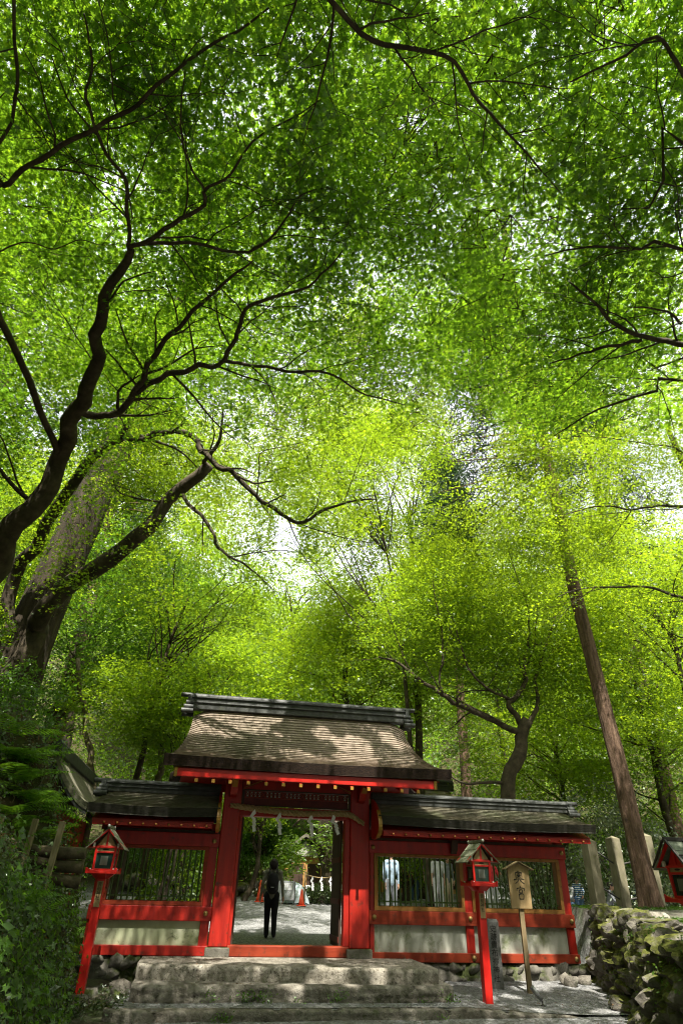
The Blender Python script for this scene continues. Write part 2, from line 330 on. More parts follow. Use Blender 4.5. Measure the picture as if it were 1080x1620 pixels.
def text_mesh(name, body, size, depth=.004, spacing=1.0):
    cu = bpy.data.curves.new(name, 'FONT'); cu.body = body; cu.size = size; cu.extrude = depth; cu.align_x = 'CENTER'; cu.align_y = 'TOP'; cu.space_line = spacing
    ob = bpy.data.objects.new(name, cu); COL.objects.link(ob); bpy.context.view_layer.update()
    me = bpy.data.meshes.new_from_object(ob.evaluated_get(bpy.context.evaluated_depsgraph_get()))
    bpy.data.objects.remove(ob); bpy.data.curves.remove(cu); me.materials.clear(); return me

# ------------------------------------------------------------------ smooth noise on arrays (for gaps and clumps)
def vnoise(P, seed=0):
    """value noise in 2-D/3-D on an (N,k) array, 0..1"""
    P = np.asarray(P, float); k = P.shape[1]; I = np.floor(P).astype(np.int64); Fr = P - I; Fr = Fr * Fr * (3 - 2 * Fr)
    out = np.zeros(len(P))
    for corner in range(2 ** k):
        w = np.ones(len(P)); h = np.full(len(P), seed * 7919 + 101, np.int64)
        for a in range(k):
            b = (corner >> a) & 1; w *= Fr[:, a] if b else 1 - Fr[:, a]
            h = (h * 1000003) ^ ((I[:, a] + b) * (374761393 + a * 668265263)); h &= 0x7fffffff
        h = (h ^ (h >> 13)) * 1274126177 & 0x7fffffff; h = h ^ (h >> 16)
        out += w * ((h & 0xffff) / 65535.0)
    return out
def fbm(P, seed=0, o=3):
    P = np.asarray(P, float); a, t, r = 1.0, 0.0, 0.0
    for i in range(o): r = r + a * vnoise(P * 2 ** i + 17.3 * i, seed + i); t += a; a *= .5
    return r / t

# ------------------------------------------------------------------ terrain: one sheet
wall_line = [(5.72, 16.25), (5.52, 15.3), (5.34, 14.0), (5.14, 12.6), (4.80, 11.2), (4.14, 9.6), (3.98, 8.0), (3.95, 6.0), (3.95, 3.0)]
def sstep(a, b, x): t = np.clip((x - a) / (b - a), 0, 1); return t * t * (3 - 2 * t)
def terrain(x, y):
    """world height and 'wildness' (0 gravel, 1 forest floor)"""
    x = np.asarray(x, float); y = np.asarray(y, float)
    X, Yo = to_fac(x, y)
    z = np.where(Yo < .05, -.14, np.where(Yo < .5, -.14 + (Yo - .05) / .45 * .64, .5 + .072 * np.minimum(Yo - .5, 11.5)))
    z = z + .02 * (fbm(np.stack([x * .7, y * .7], -1).reshape(-1, 2), 3).reshape(x.shape) - .5) * (Yo > 1)
    wild = np.zeros_like(z)
    # back: low rubble bank then hillside
    d = Yo - (11.2 + np.clip(X - .8, 0, 8) * 1.2)
    n = fbm(np.stack([x * .16, y * .16], -1).reshape(-1, 2), 5).reshape(x.shape)
    z = z + .9 * sstep(0, .7, d) + np.maximum(d - .7, 0) * .30 + np.maximum(d - 12, 0) * .22 + np.clip(d, 0, 12) * .3 * (n - .5) * sstep(0, 6, d)
    wild = np.maximum(wild, sstep(-.1, .3, d))
    # left: steep bank in front of the wall, hillside behind it
    edge = np.where(Yo < -1.2, -3.68 + .08 * (-Yo - 1) * (Yo < -1), np.where(Yo < -.1, -3.68 - (Yo + 1.2) / 1.1 * .62, -4.3 - sstep(.3, 1.6, Yo) * 1.3 - np.clip(Yo, 0, 8) * .16))
    dl = edge - X
    front = (1.50 + .55 * sstep(-3.0, -1.6, Yo)) * sstep(0, .65, dl) + 1.2 * np.maximum(dl - .6, 0) - .35 * np.maximum(dl - 3, 0)
    back = .5 * np.maximum(dl, 0) + .12 * np.maximum(dl - 6, 0)
    w = sstep(.1, 1.7, Yo)
    zl = front * (1 - w) + back * w + .5 * (n - .5) * sstep(.5, 3, dl)
    zl = zl + 1.25 * np.exp(-(((X + 5.35) / .75) ** 2 + ((Yo + .95) / .75) ** 2))
    z = z + np.minimum(zl, 26); wild = np.maximum(wild, np.maximum(sstep(-.05, .3, dl), sstep(-3.7, -4.0, X) * (Yo < 5)))
    # right: terrace held by the stone wall
    wx = np.interp(y, [p[1] for p in wall_line[::-1]], [p[0] for p in wall_line[::-1]])
    tr = (x > wx + .35) & (y < 16.3 + .25 * (x - 5.6))
    zt = 1.22 + .035 * np.maximum(y - 12, -6) * (y < 20) + .02 * (n - .5)
    fade = sstep(3.4, 1.2, Yo)
    tr2 = (X > 6.5)
    z = np.where(tr, np.maximum(z, zt), np.where(tr2 & (Yo > -.5), np.maximum(z, zt * fade + z * (1 - fade)), z))
    wild = np.where(tr | (tr2 & (Yo < 2.5) & (Yo > -1)), np.maximum(wild, .75), wild)
    dr = X - 13.5
    z = z + np.minimum(np.maximum(dr, 0) * .42, 22); wild = np.maximum(wild, sstep(-.5, .5, dr))
    return z, wild
def height(x, y): return float(terrain(np.array([x]), np.array([y]))[0][0])
xs = np.unique(np.round(np.concatenate([np.linspace(-75, -12, 22), np.arange(-12, 14.01, .2), np.linspace(14, 80, 22)]), 3))
ys = np.unique(np.round(np.concatenate([np.linspace(-40, 4, 16), np.arange(4, 30.01, .2), np.linspace(30, 125, 32)]), 3))
gx, gy = np.meshgrid(xs, ys); gz, gw = terrain(gx, gy)
def grid_obj(name, gx, gy, gz, mat):
    nx, ny = gx.shape[1], gx.shape[0]
    me = bpy.data.meshes.new(name); V = np.stack([gx, gy, gz], -1).reshape(-1, 3)
    i = (np.arange(ny - 1)[:, None] * nx + np.arange(nx - 1)[None]).reshape(-1)
    me.from_pydata(V.tolist(), [], np.stack([i, i + 1, i + nx + 1, i + nx], -1).tolist())
    me.materials.append(mat); me.polygons.foreach_set('use_smooth', [True] * len(me.polygons)); me.update(); return link(name, me)
g = structure(grid_obj('ground', gx, gy, gz, M['ground']))
a = g.data.attributes.new('wild', 'FLOAT', 'POINT'); a.data.foreach_set('value', gw.reshape(-1).astype(np.float32))
# lower gravel path and the landing below the steps
def strip(name, poly, mat, sub=.25, amp=.012, seed=0):
    """gently uneven sheet over a world-space quad (a,b,c,d), bilinear"""
    a_, b_, c_, d_ = [np.array(p, float) for p in poly]
    nu = max(2, int(np.linalg.norm(b_ - a_) / sub)); nv = max(2, int(np.linalg.norm(d_ - a_) / sub))
    u, v = np.meshgrid(np.linspace(0, 1, nu), np.linspace(0, 1, nv))
    P = ((1 - u) * (1 - v))[..., None] * a_ + (u * (1 - v))[..., None] * b_ + (u * v)[..., None] * c_ + ((1 - u) * v)[..., None] * d_
    nz = fbm(P[..., :2].reshape(-1, 2) * 1.7, seed).reshape(u.shape) - .5
    return structure(grid_obj(name, P[..., 0], P[..., 1], P[..., 2] + amp * 2 * nz, mat))
strip('path', [(-3.9, -30, -.085), (5.6, -30, -.085), fac(6.2, -2.3, -.055), fac(-3.9, -2.55, -.085)], M['gravel'], .4, .02, 1)
strip('landing', [fac(-2.9, -2.5, .045), fac(6.7, -2.5, .045), fac(6.7, .1, .16), fac(-2.9, .1, .07)], M['gravel'], .25, .012, 2)
lo_ = bpy.data.objects['landing'].data
for v in lo_.vertices:
    X_, Y_ = to_fac(v.co.x, v.co.y); q_ = max(0, min(1, (X_ - 2.6) / 2.4)); f_ = max(0, min(1, (-.6 - Y_) / 1.9)); v.co.z -= q_ * f_ * (.105 - .03 * q_)
strip('earth_verge', [fac(-3.95, -3.4, -.07), fac(-2.8, -2.9, -.07), fac(-2.5, .15, .10), fac(-4.2, .15, .16)], M['ground'], .2, .07, 6)
for v_ in [bpy.data.objects['earth_verge']]:
    a = v_.data.attributes.new('wild', 'FLOAT', 'POINT'); a.data.foreach_set('value', np.full(len(v_.data.vertices), .85, np.float32))

# ------------------------------------------------------------------ rocks
def rock(mb, c, r, seed, n=2, rot=0.0, amp=.32):
    """broken stone: a lump cut by random flat faces, then roughened"""
    bm = bmesh.new(); bmesh.ops.create_icosphere(bm, subdivisions=n, radius=1.0); rq = random.Random(seed * 13 + 7)
    off = Vector((seed * 3.17, seed * 1.31, seed * .77)); cr, sr = math.cos(rot), math.sin(rot); V = []
    cuts = []
    for q in range(11):
        d = Vector((rq.gauss(0, 1), rq.gauss(0, 1), rq.gauss(0, .9))).normalized(); cuts.append((d, rq.uniform(.52, .88)))
    for v in bm.verts:
        p = v.co.copy() * 1.18
        for d, h in cuts:
            e = p.dot(d) - h
            if e > 0: p -= d * e
        k = 1 + amp * .30 * mnoise.noise(p * 1.6 + off) + amp * .30 * mnoise.noise(p * 4.3 + off) + amp * .14 * mnoise.noise(p * 9.1 + off)
        x, y, z = p.x * k * r[0] * 1.15, p.y * k * r[1] * 1.15, p.z * k * r[2] * 1.15; V.append((c[0] + x * cr - y * sr, c[1] + x * sr + y * cr, c[2] + z))
    F = [[v.index for v in f.verts] for f in bm.faces]; bm.free(); mb.add(V, F)

# retaining wall on the right
def along(line, s):
    for (a_, b_) in zip(line[:-1], line[1:]):
        l = math.dist(a_, b_)
        if s <= l or b_ is line[-1]: t = s / l; return (a_[0] + (b_[0] - a_[0]) * t, a_[1] + (b_[1] - a_[1]) * t, math.atan2(b_[1] - a_[1], b_[0] - a_[0]))
        s -= l
wall = thing('stone_retaining_wall', 'mossy dry stone retaining wall holding the terrace beside the path', 'wall', (5.3, 12.5, 0))
mbw = MB(); rs = random.Random(5)
tot = sum(math.dist(a_, b_) for a_, b_ in zip(wall_line[:-1], wall_line[1:]))
ztop = lambda y: 1.20 + .028 * (y - 12)
k = 0
for row in range(8):
    s = rs.uniform(-.1, .2)
    while s < tot:
        x, y, ang = along(wall_line, max(s, 0)); H = ztop(y) + .12
        w_ = rs.choice((.13, .18, .24, .32, .44)) * rs.uniform(.85, 1.15); h_ = H / 7.0
        zc = -.16 + (row + .5) * H / 7.3 + rs.uniform(-.06, .06)
        bat = .26 * (zc / 1.2)
        if y > 4.5: rock(mbw, (x + bat + rs.uniform(-.06, .08) - 5.3, y - 12.5, zc), (w_ * .58, rs.uniform(.20, .30), h_ * rs.uniform(.5, .95)), k, 3, ang + rs.uniform(-.5, .5), .6)
        s += w_ * .92; k += 1
# return face at the far corner
for row in range(5):
    for q in range(4): rock(mbw, (.55 + q * .42 + rs.uniform(-.08, .08), 3.72 + rs.uniform(-.05, .06), -.02 + row * .27), (.26, .2, .17), 900 + row * 7 + q, 2, rs.uniform(-.3, .3))
part('stonework', mbw, M['wall_stone'], wall, False)
mbw = MB()
for i in range(len(wall_line) - 2):
    (x0, y0), (x1, y1) = wall_line[i], wall_line[i + 1]
    zt0, zt1 = ztop(y0) - .06, ztop(y1) - .06
    V = [(x0 + .10, y0, -.3), (x1 + .10, y1, -.3), (x1 + .32, y1, zt1), (x0 + .32, y0, zt0), (x0 + 1.1, y0, -.3), (x1 + 1.1, y1, -.3), (x1 + 1.1, y1, zt1), (x0 + 1.1, y0, zt0)]
    mbw.add([(p[0] - 5.3, p[1] - 12.5, p[2]) for p in V], [(0, 1, 2, 3), (4, 7, 6, 5), (3, 2, 6, 7)] + ([(0, 3, 7, 4)] if i == 0 else []))
part('earth_core', mbw, M['dark_rock'], wall)
# flat slab on the wall top near the cedar
sl = MB(); rock(sl, (0, 0, 0), (.62, .34, .10), 41, 3, .2, .25); rock(sl, (1.0, -.55, -.03), (.55, .36, .09), 43, 3, -.4, .25)
o = part('coping_slabs', sl, M['rough_stone'], wall, True, loc=(1.05, 2.2, ztop(14.7) + .02))
mbw = MB()
for i in range(16):
    y = 15.9 - i * .5; x, yy, ang = along(wall_line, i * .5)
    rock(mbw, (x + .42 - 5.3 + rs.uniform(-.05, .05), yy - 12.5, ztop(yy) - .03), (.27, .20, .07), 300 + i, 3, ang, .4)
part('coping_stones', mbw, M['wall_stone'], wall, True)

# ------------------------------------------------------------------ steps and kerb
def step_block(name, label, pts, ztop_, zbot, mat, rough, seed, joints=0, rnd=.03):
    """front edge polyline in gate coordinates (left to right), block runs back to yb"""
    (xl, yl), (xr, yr), yb = pts; nx, nz = 300, 7
    V = []; F = []
    for i in range(nx + 1):
        t = i / nx; X = xl + (xr - xl) * t; Yf = yl + (yr - yl) * t
        e = min(t, 1 - t) * (xr - xl)
        Yf += max(0, .22 - e) ** 1.4 * 1.1                                # rounded plan corners
        jn = 0
        if joints:
            d = abs(((X * joints) + .21 * math.sin(X * 2)) % 1 - .5); jn = max(0, .035 - d * .35)
        def nzv(a, b): return rough * (mnoise.noise(Vector((X * 1.6, a * 3, seed))) + .6 * mnoise.noise(Vector((X * 5, b * 5, seed + 3))) + .45 * mnoise.noise(Vector((X * 14, b * 4, seed + 5))))
        zt_ = ztop_; ztop_ = zt_ - (max(0, X - 2.6) * .052 if joints == .75 else 0)
        row = [(X, yb, ztop_ + .2 * nzv(9, 9))]
        row.append((X, Yf + .22, ztop_ + .25 * nzv(1, 1) - jn * .5))
        row.append((X, Yf + rnd * 1.2, ztop_ - .002 + .3 * nzv(2, 2) - jn)); row.append((X, Yf + jn, ztop_ - rnd + .3 * nzv(2, 3)))
        for q in range(1, nz + 1):
            z = ztop_ - rnd + (zbot - ztop_ + rnd) * q / nz; row.append((X, Yf - .01 * q / nz - nzv(q * .9, q) * 1.3 + jn, z))
        ztop_ = zt_; V += row
    m = len(V) // (nx + 1)
    for i in range(nx):
        for j in range(m - 1): F.append((i * m + j, i * m + j + 1, (i + 1) * m + j + 1, (i + 1) * m + j))
    mb = MB(); mb.add(V, F)
    mb.add([V[j] for j in range(m)] + [(V[0][0], yb, zbot)], [tuple(range(m + 1))]); mb.add([V[nx * m + j] for j in range(m)] + [(V[nx * m][0], yb, zbot)], [tuple(range(m, -1, -1))])
    me = mb.mesh(name, mat, True)
    o = link(name, me); o.location = O; o.rotation_euler = (0, 0, YAW)
    return tag(o, label, 'step')
Z = lambda z: z - O[2]
step_block('stone_step', 'uppermost pale granite step directly under the gate sill', ((-2.72, -1.28), (2.42, -1.80), .28), Z(.485), Z(.22), M['stone'], .006, 1, rnd=.035)
step_block('stone_step', 'middle step of rough hewn stone with moss in its joints', ((-2.72, -1.90), (2.62, -1.96), -.9), Z(.275), Z(.0), M['rough_stone'], .030, 2, .62, .045)
step_block('stone_kerb', 'lowest long stone kerb edging the gravel landing', ((-3.0, -2.66), (5.2, -2.56), -2.42), Z(.06), Z(-.14), M['rough_stone'], .014, 3, .75, .025)['category'] = 'kerb'

# ------------------------------------------------------------------ thatched roofs
def roof(parent, mats, xl, xr, yr, ye, zr, ze, th, courses, flare_l=True, flare_r=True, drop=.16, expo=1.55, name='roof', lipmat=None, nx=28):
    """xl,xr = ((ridge x),(eave x)); one thatch body with stepped courses, front and back slope"""
    def S(u, t, side):
        el = xl[0] + (xl[1] - xl[0]) * t ** 1.9; er = xr[0] + (xr[1] - xr[0]) * t ** 1.9
        x = el + (er - el) * u; y = yr + side * (yr - ye) * t
        z = ze + (zr - ze) * (.78 * (1 - t) ** expo + .22 * (1 - t))
        for fl, dd in ((flare_l, x - el), (flare_r, er - x)):
            if fl: q = max(0, 1 - dd / .45); z -= drop * q * q * (1 - t) ** .6
        sag = .035 * ((2 * u - 1) ** 2) * t                    # eave line lifts a little to the ends
        return Vector((x, y, z + sag))
    mb = MB(); ed = MB()
    for side in (-1, 1):
        rows = []
        for i in range(courses):
            t0, t1 = i / courses, (i + 1) / courses
            rows.append((t0, 0.0, i)); rows.append((t1, .020, i))
        rows.append((1.0, 0.02, courses))
        G = []
        for t, off, i in rows:
            r = []
            for j in range(nx + 1):
                u = j / nx
                w = .010 * mnoise.noise(Vector((u * 40 + i * 7.1, i * 1.7, side)))+ .006 * mnoise.noise(Vector((u * 9, i * .6, side + 4)))
                p = S(u, t, side); p.z += off + w * (off > 0); p.y += side * off * .5; r.append(p)
            G.append(r)
        V = [p for r in G for p in r]; n = nx + 1
        F = [(i * n + j, i * n + j + 1, (i + 1) * n + j + 1, (i + 1) * n + j) for i in range(len(G) - 1) for j in range(nx)]
        mb.add(V, F)
        # eave front edge, underside, verge faces
        top = G[-1]
        bot = [Vector((p.x, p.y - side * .05, p.z - th + .012 * mnoise.noise(Vector((p.x * 3, 2, 5))))) for p in top]
        ed.add(top + bot, [(j, j + 1, n + j + 1, n + j) for j in range(nx)])
        und = [[S(j / nx, t, side) - Vector((0, 0, th * (1.0 if t > .9 else .9))) for j in range(nx + 1)] for t in (0, .25, .5, .75, .97)]
        und.append(bot); V = [p for r in und for p in r]
        ed.add(V, [(i * n + j, i * n + j + 1, (i + 1) * n + j + 1, (i + 1) * n + j) for i in range(len(und) - 1) for j in range(nx)])
        for j in (0, nx):
            tp = [S(j / nx, t, side) for t in np.linspace(0, 1, 13)]; tp[-1] = top[j]
            bt = [S(j / nx, t, side) - Vector((0, 0, th * .9)) for t in np.linspace(0, 1, 13)]; bt[-1] = bot[j]
            ed.add(tp + bt, [(q, q + 1, 13 + q + 1, 13 + q) for q in range(12)])
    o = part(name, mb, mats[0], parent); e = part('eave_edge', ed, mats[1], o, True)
    for p in e.data.polygons: p.use_smooth = False
    return o, S
def ridge(parent, x0, x1, yr, zb, w, h, end_l=False, end_r=True, mat=None):
    mat = mat or M['tile']; mb = MB()
    mb.box(x0, x1, yr - w, yr + w, zb, zb + h * .42)
    mb.box(x0, x1, yr - w * 1.22, yr + w * 1.22, zb + h * .42, zb + h * .52)
    mb.box(x0, x1, yr - w * .82, yr + w * .82, zb + h * .52, zb + h * .80)
    mb.box(x0, x1, yr - w * 1.05, yr + w * 1.05, zb + h * .80, zb + h * .90)
    mb.tube([(x0, yr, zb + h * .93), (x1, yr, zb + h * .93)], w * .62, 12)
    rd = part('ridge', mb, mat, parent, False, .008)
    for fl, x, sg in ((end_l, x0, -1), (end_r, x1, 1)):
        if not fl: continue
        mb = MB(); a, b = sorted((x, x + sg * .09)); mb.prism([(yr - w * 1.25, zb - .02), (yr + w * 1.25, zb - .02), (yr + w * 1.0, zb + h), (yr, zb + h * 1.12), (yr - w * 1.0, zb + h)], 'x', a + sg * .002, b + sg * .002)
        for q, (dy, dz) in enumerate(((-w * 1.0, h * .42), (-w * 1.25, h * .10), (-w * 1.55, -h * .20))):
            mb.tube([(x - sg * .06, yr + dy, zb + dz), (x + sg * (.12 + .04 * q), yr + dy, zb + dz)], .052, 12)
            mb.tube([(x - sg * .06, yr - dy, zb + dz), (x + sg * (.12 + .04 * q), yr - dy, zb + dz)], .052, 12)
        part('ridge_end_tile', mb, mat, rd, False, .006)
        mb = MB(); mb.tube([(x - sg * .1, yr, zb + h * 1.03), (x + sg * .26, yr, zb + h * 1.05)], .05, 12); part('ridge_finial', mb, mat, rd, False, .006)
    return rd

# ------------------------------------------------------------------ the gate
gate = thing('shrine_gate', 'tall vermilion gate with curved thatched roof at the top of the steps', 'gate', O, YAW)
P = lambda name, mb, mat, bevel=.006, parent=gate, **k: part(name, mb, M[mat] if isinstance(mat, str) else mat, parent, k.get('smooth', False), bevel, k.get('loc'))
for s, x0, x1 in ((-1, -1.56, -1.20), (1, 1.16, 1.57)):
    mb = MB(); mb.box(x0, x1, -.02, .34, .03, 3.05); P('post', mb, 'red', .02)
    mb = MB(); mb.box(x0 - .05, x1 + .05, -.08, .40, -.125, .028); P('post_base', mb, 'dark_rock', .015)
for x0, x1 in ((-1.198, -1.14), (1.05, 1.158)):
    mb = MB(); mb.box(x0, x1, .04, .26, .062, 2.29); P('jamb', mb, 'red', .006)
mb = MB(); mb.box(-1.198, 1.158, .0, .24, -.115, .06); P('threshold', mb, 'red_beam', .012)
mb = MB(); mb.box(-1.198, 1.158, .02, .30, 2.29, 2.47); P('lintel', mb, 'red', .008)
mb = MB(); mb.box(-1.198, 1.158, .03, .28, 2.80, 3.03); P('tie_beam', mb, 'red', .008)
mb = MB(); mb.box(-1.198, 1.158, -.01, .012, 2.775, 2.80); mb.box(-1.198, 1.158, -.01, .012, 2.475, 2.50); mb.box(-1.198, -1.14, -.01, .02, 2.50, 2.775); mb.box(1.10, 1.158, -.01, .02, 2.50, 2.775); P('transom_frame', mb, 'dark_wood', .004)
mb = MB(); mb.box(-1.14, 1.10, .05, .10, 2.50, 2.775); tr = P('transom', mb, 'panel_dark', 0)
mb = MB()                                                     # diagonal lattice in the upper half of the transom
nl = 26
for i in range(nl):
    x = -1.12 + i * (2.2 / nl)
    for s in (1, -1):
        xa, xb = (x, x + .085) if s > 0 else (x + .085, x)
        mb.bar((xa, .045 - .004 * s, 2.655), (xb, .045 - .004 * s, 2.765), .014, .010, (0, 1, 0))
mb.box(-1.14, 1.10, .03, .05, 2.635, 2.65)
P('lattice', mb, 'red_beam', 0, tr)
lmat = surf('pale_lattice_ground', [(.3, (.22, .32, .26)), (.7, (.38, .48, .40))], 8, bump=0); l0 = None
for i in range(nl):
    if i % 5 == 4: continue
    x = -1.12 + (i + .5) * (2.2 / nl)
    if l0 is None: mb = MB(); mb.box(-.022, .022, .0485, .0525, 2.665, 2.755); l0 = P('pale_light', mb, lmat, 0, tr); l0.location = (x, 0, 0)
    else: c = l0.copy(); COL.objects.link(c); c.parent = tr; c.location = (x, 0, 0)
# bracket arms above the posts, with ochre end grain
for s, xc in ((-1, -1.38), (1, 1.37)):
    mb = MB(); mb.prism([(-.05, 2.62), (.0, 2.62), (.0, 3.0), (-.62, 3.0), (-.62, 2.9), (-.34, 2.80), (-.2, 2.66)], 'x', xc - .075, xc + .075); br = P('bracket', mb, 'red', .008)
    mb = MB(); mb.box(xc - .06, xc + .06, -.632, -.622, 2.905, 2.995); mb.box(xc - .06, xc + .06, -.66, -.36, 2.885, 2.896); mb.bar((xc, -.36, 2.79), (xc, -.60, 2.885), .11, .012, (0, 1, .4)); P('bracket_cap', mb, 'gold', 0, br)
    mb = MB(); mb.bar((xc + (-s) * .62, -.025, 2.97), (xc + (-s) * .20, -.025, 2.80), .04, .03, (0, 0, 1)); P('brace', mb, 'red_beam', .004)
    mb = MB(); mb.bar((xc + (-s) * .62, -.045, 2.985), (xc + (-s) * .22, -.045, 2.825), .006, .014, (0, 0, 1)); P('brace_edge', mb, 'gold', 0)
# roof, rafters, fascia
r_o, rS = roof(gate, (M['bark_roof'], M['eave_edge']), (-2.44, -2.84), (2.42, 3.10), .15, -1.12, 4.42, 3.19, .19, 24)
ridge(gate, -2.52, 2.46, .15, 4.40, .125, .31, True, True)
mb = MB(); mb.box(-2.56, 2.74, -1.03, -.97, 2.86, 3.005); fb = P('fascia_beam', mb, 'red_bright', .006)
mb = MB(); mb.box(-2.56, 2.74, -1.035, -.965, 2.852, 2.860); P('fascia_edge', mb, 'red', 0); mb = MB(); mb.box(-2.56, 2.74, 1.27, 1.33, 2.86, 3.005); P('fascia_beam', mb, 'red', 0)
for x in (-2.585, 2.742):
    mb = MB(); mb.box(x, x + .024, -1.05, -.95, 2.845, 3.01); mb.box(x - .02, x + .04, -1.056, -1.034, 2.845, 3.01); P('beam_end_cap', mb, 'gold', 0)
sof = MB()
for s in (-1, 1): sof.add([(-2.6, .15 + s * 1.15, 2.99), (2.85, .15 + s * 1.15, 2.99), (2.6, .15, 3.62), (-2.4, .15, 3.62), (-2.6, .15 + s * 1.15, 3.01), (2.85, .15 + s * 1.15, 3.01), (2.6, .15, 3.64), (-2.4, .15, 3.64)], [(0, 1, 2, 3), (4, 7, 6, 5), (0, 4, 5, 1), (1, 5, 6, 2), (3, 7, 4, 0)])
P('soffit', sof, 'red', 0)
for x in (-1.55, 1.52): gab = MB(); gab.prism([(-.9, 3.05), (1.2, 3.05), (.15, 3.62)], 'x', x, x + .04); P('gable_infill', gab, 'red', 0)
for s, x in ((-1, -1.9), (1, 1.9)):
    mb = MB(); mb.box(-2.4, 2.55, .05, .25, 3.06, 3.2) if s < 0 else None
    if s < 0: P('purlin', mb, 'red', .008)
# rafters along the eave: one mesh, copied
mb = MB(); mb.bar((0, -1.06, 2.79), (0, .0, 3.13), .055, .06); mb2 = MB(); mb2.box(-.032, .032, -1.085, -1.072, 2.755, 2.815)
xs_r = [-2.16, -1.83, -1.50, -1.14, -.79, -.44, -.09, .26, .61, .96, 1.31, 1.66, 2.01, 2.36]
for i, x in enumerate(xs_r):
    if i == 0: raf0 = P('rafter', mb, 'red', .004); raf0.location = (x, 0, 0); cap0 = P('rafter_cap', mb2, 'gold', 0, raf0)
    else:
        c = raf0.copy(); COL.objects.link(c); c.parent = gate; c.location = (x, 0, 0); k_ = cap0.copy(); COL.objects.link(k_); k_.parent = c
# doors folded inwards
mb = MB(); mb.box(1.0, 1.045, .27, 1.22, .02, 2.30); dr = P('door_leaf', mb, 'dark_wood', .006)
for z in (.1, .75, 1.5, 2.18): mb = MB(); mb.box(.985, .999, .27, 1.22, z, z + .10); P('door_rail', mb, 'panel_dark', .003, dr)
mb = MB(); mb.box(-1.135, -1.09, .27, 1.22, .02, 2.30); P('door_leaf', mb, 'dark_wood', .006)
for x, z in ((-1.38, 1.86), (-1.38, .56), (1.365, 1.86)):
    pass

# straw rope with paper streamers
rope = thing('straw_rope', 'twisted straw rope with four zigzag paper streamers hung across the gate', 'rope', fac(0, -.12, O[2] + 2.4), YAW)
mb = MB(); key = [(-1.42, .06), (-1.15, .035), (-.7, -.005), (-.2, -.035), (.25, -.035), (.7, -.015), (1.05, -.015), (1.2, -.06), (1.33, -.14), (1.42, -.17)]
def crv(kp, n):
    kp = np.array(kp, float); d = np.concatenate([[0], np.cumsum(np.linalg.norm(np.diff(kp, axis=0), axis=1))]); s = np.linspace(0, d[-1], n)
    out = []
    for q in s:
        i = int(np.clip(np.searchsorted(d, q) - 1, 0, len(kp) - 2)); t = (q - d[i]) / (d[i + 1] - d[i])
        p0, p1, p2, p3 = kp[max(i - 1, 0)], kp[i], kp[i + 1], kp[min(i + 2, len(kp) - 1)]
        out.append(.5 * (2 * p1 + (p2 - p0) * t + (2 * p0 - 5 * p1 + 4 * p2 - p3) * t * t + (3 * p1 - p0 - 3 * p2 + p3) * t ** 3))
    return np.array(out)
cl = crv(key, 200)
for ph in (0, PI * 2 / 3, PI * 4 / 3):
    pts = []; 
    for i, (x, z) in enumerate(cl):
        a = i * .30 + ph; th_ = .030; pts.append((x, -.03 + math.cos(a) * th_, z + math.sin(a) * th_))
    rr = [.034 * min(1, .45 + i / 30, .6 + (199 - i) / 60) for i in range(200)]
    mb.tube(pts, rr, 7)
part('rope_strand', mb, M['straw'], rope, True)
def streamer():
    """folded paper zigzag: a leaning first fold, then stacked folds stepping to the right"""
    mb = MB(); folds = [[(0, .03), (.035, -.085), (-.040, -.165), (-.105, -.155)], [(-.105, -.150), (-.040, -.140), (.045, -.205), (-.030, -.225)], [(-.040, -.200), (.025, -.195), (.060, -.275), (-.022, -.295)], [(-.045, -.270), (.030, -.262), (.070, -.345), (-.005, -.372)], [(-.035, -.340), (.040, -.335), (.066, -.470), (-.005, -.490)]]
    for i, q in enumerate(folds): mb.prism(q, 'y', -i * .005, -i * .005 + .003)
    return mb.mesh('paper_streamer', M['paper'])
sm = streamer()
for px, sc in ((400, 1), (441, 1), (492, 1), (528, .95)):
    p = at(px, 1291, 14.3); X, Yo = to_fac(p[0], p[1]); o = link('paper_streamer', sm, rope, 0, (X + .02, -.075, float(np.interp(X, cl[:, 0], cl[:, 1])) - .02)); o.scale = (.9 * sc, 1, .85 * sc); o.rotation_euler = (0, 0, random.uniform(-.2, .2))
    if px == 528: o.rotation_euler = (0, -.22, -.2)

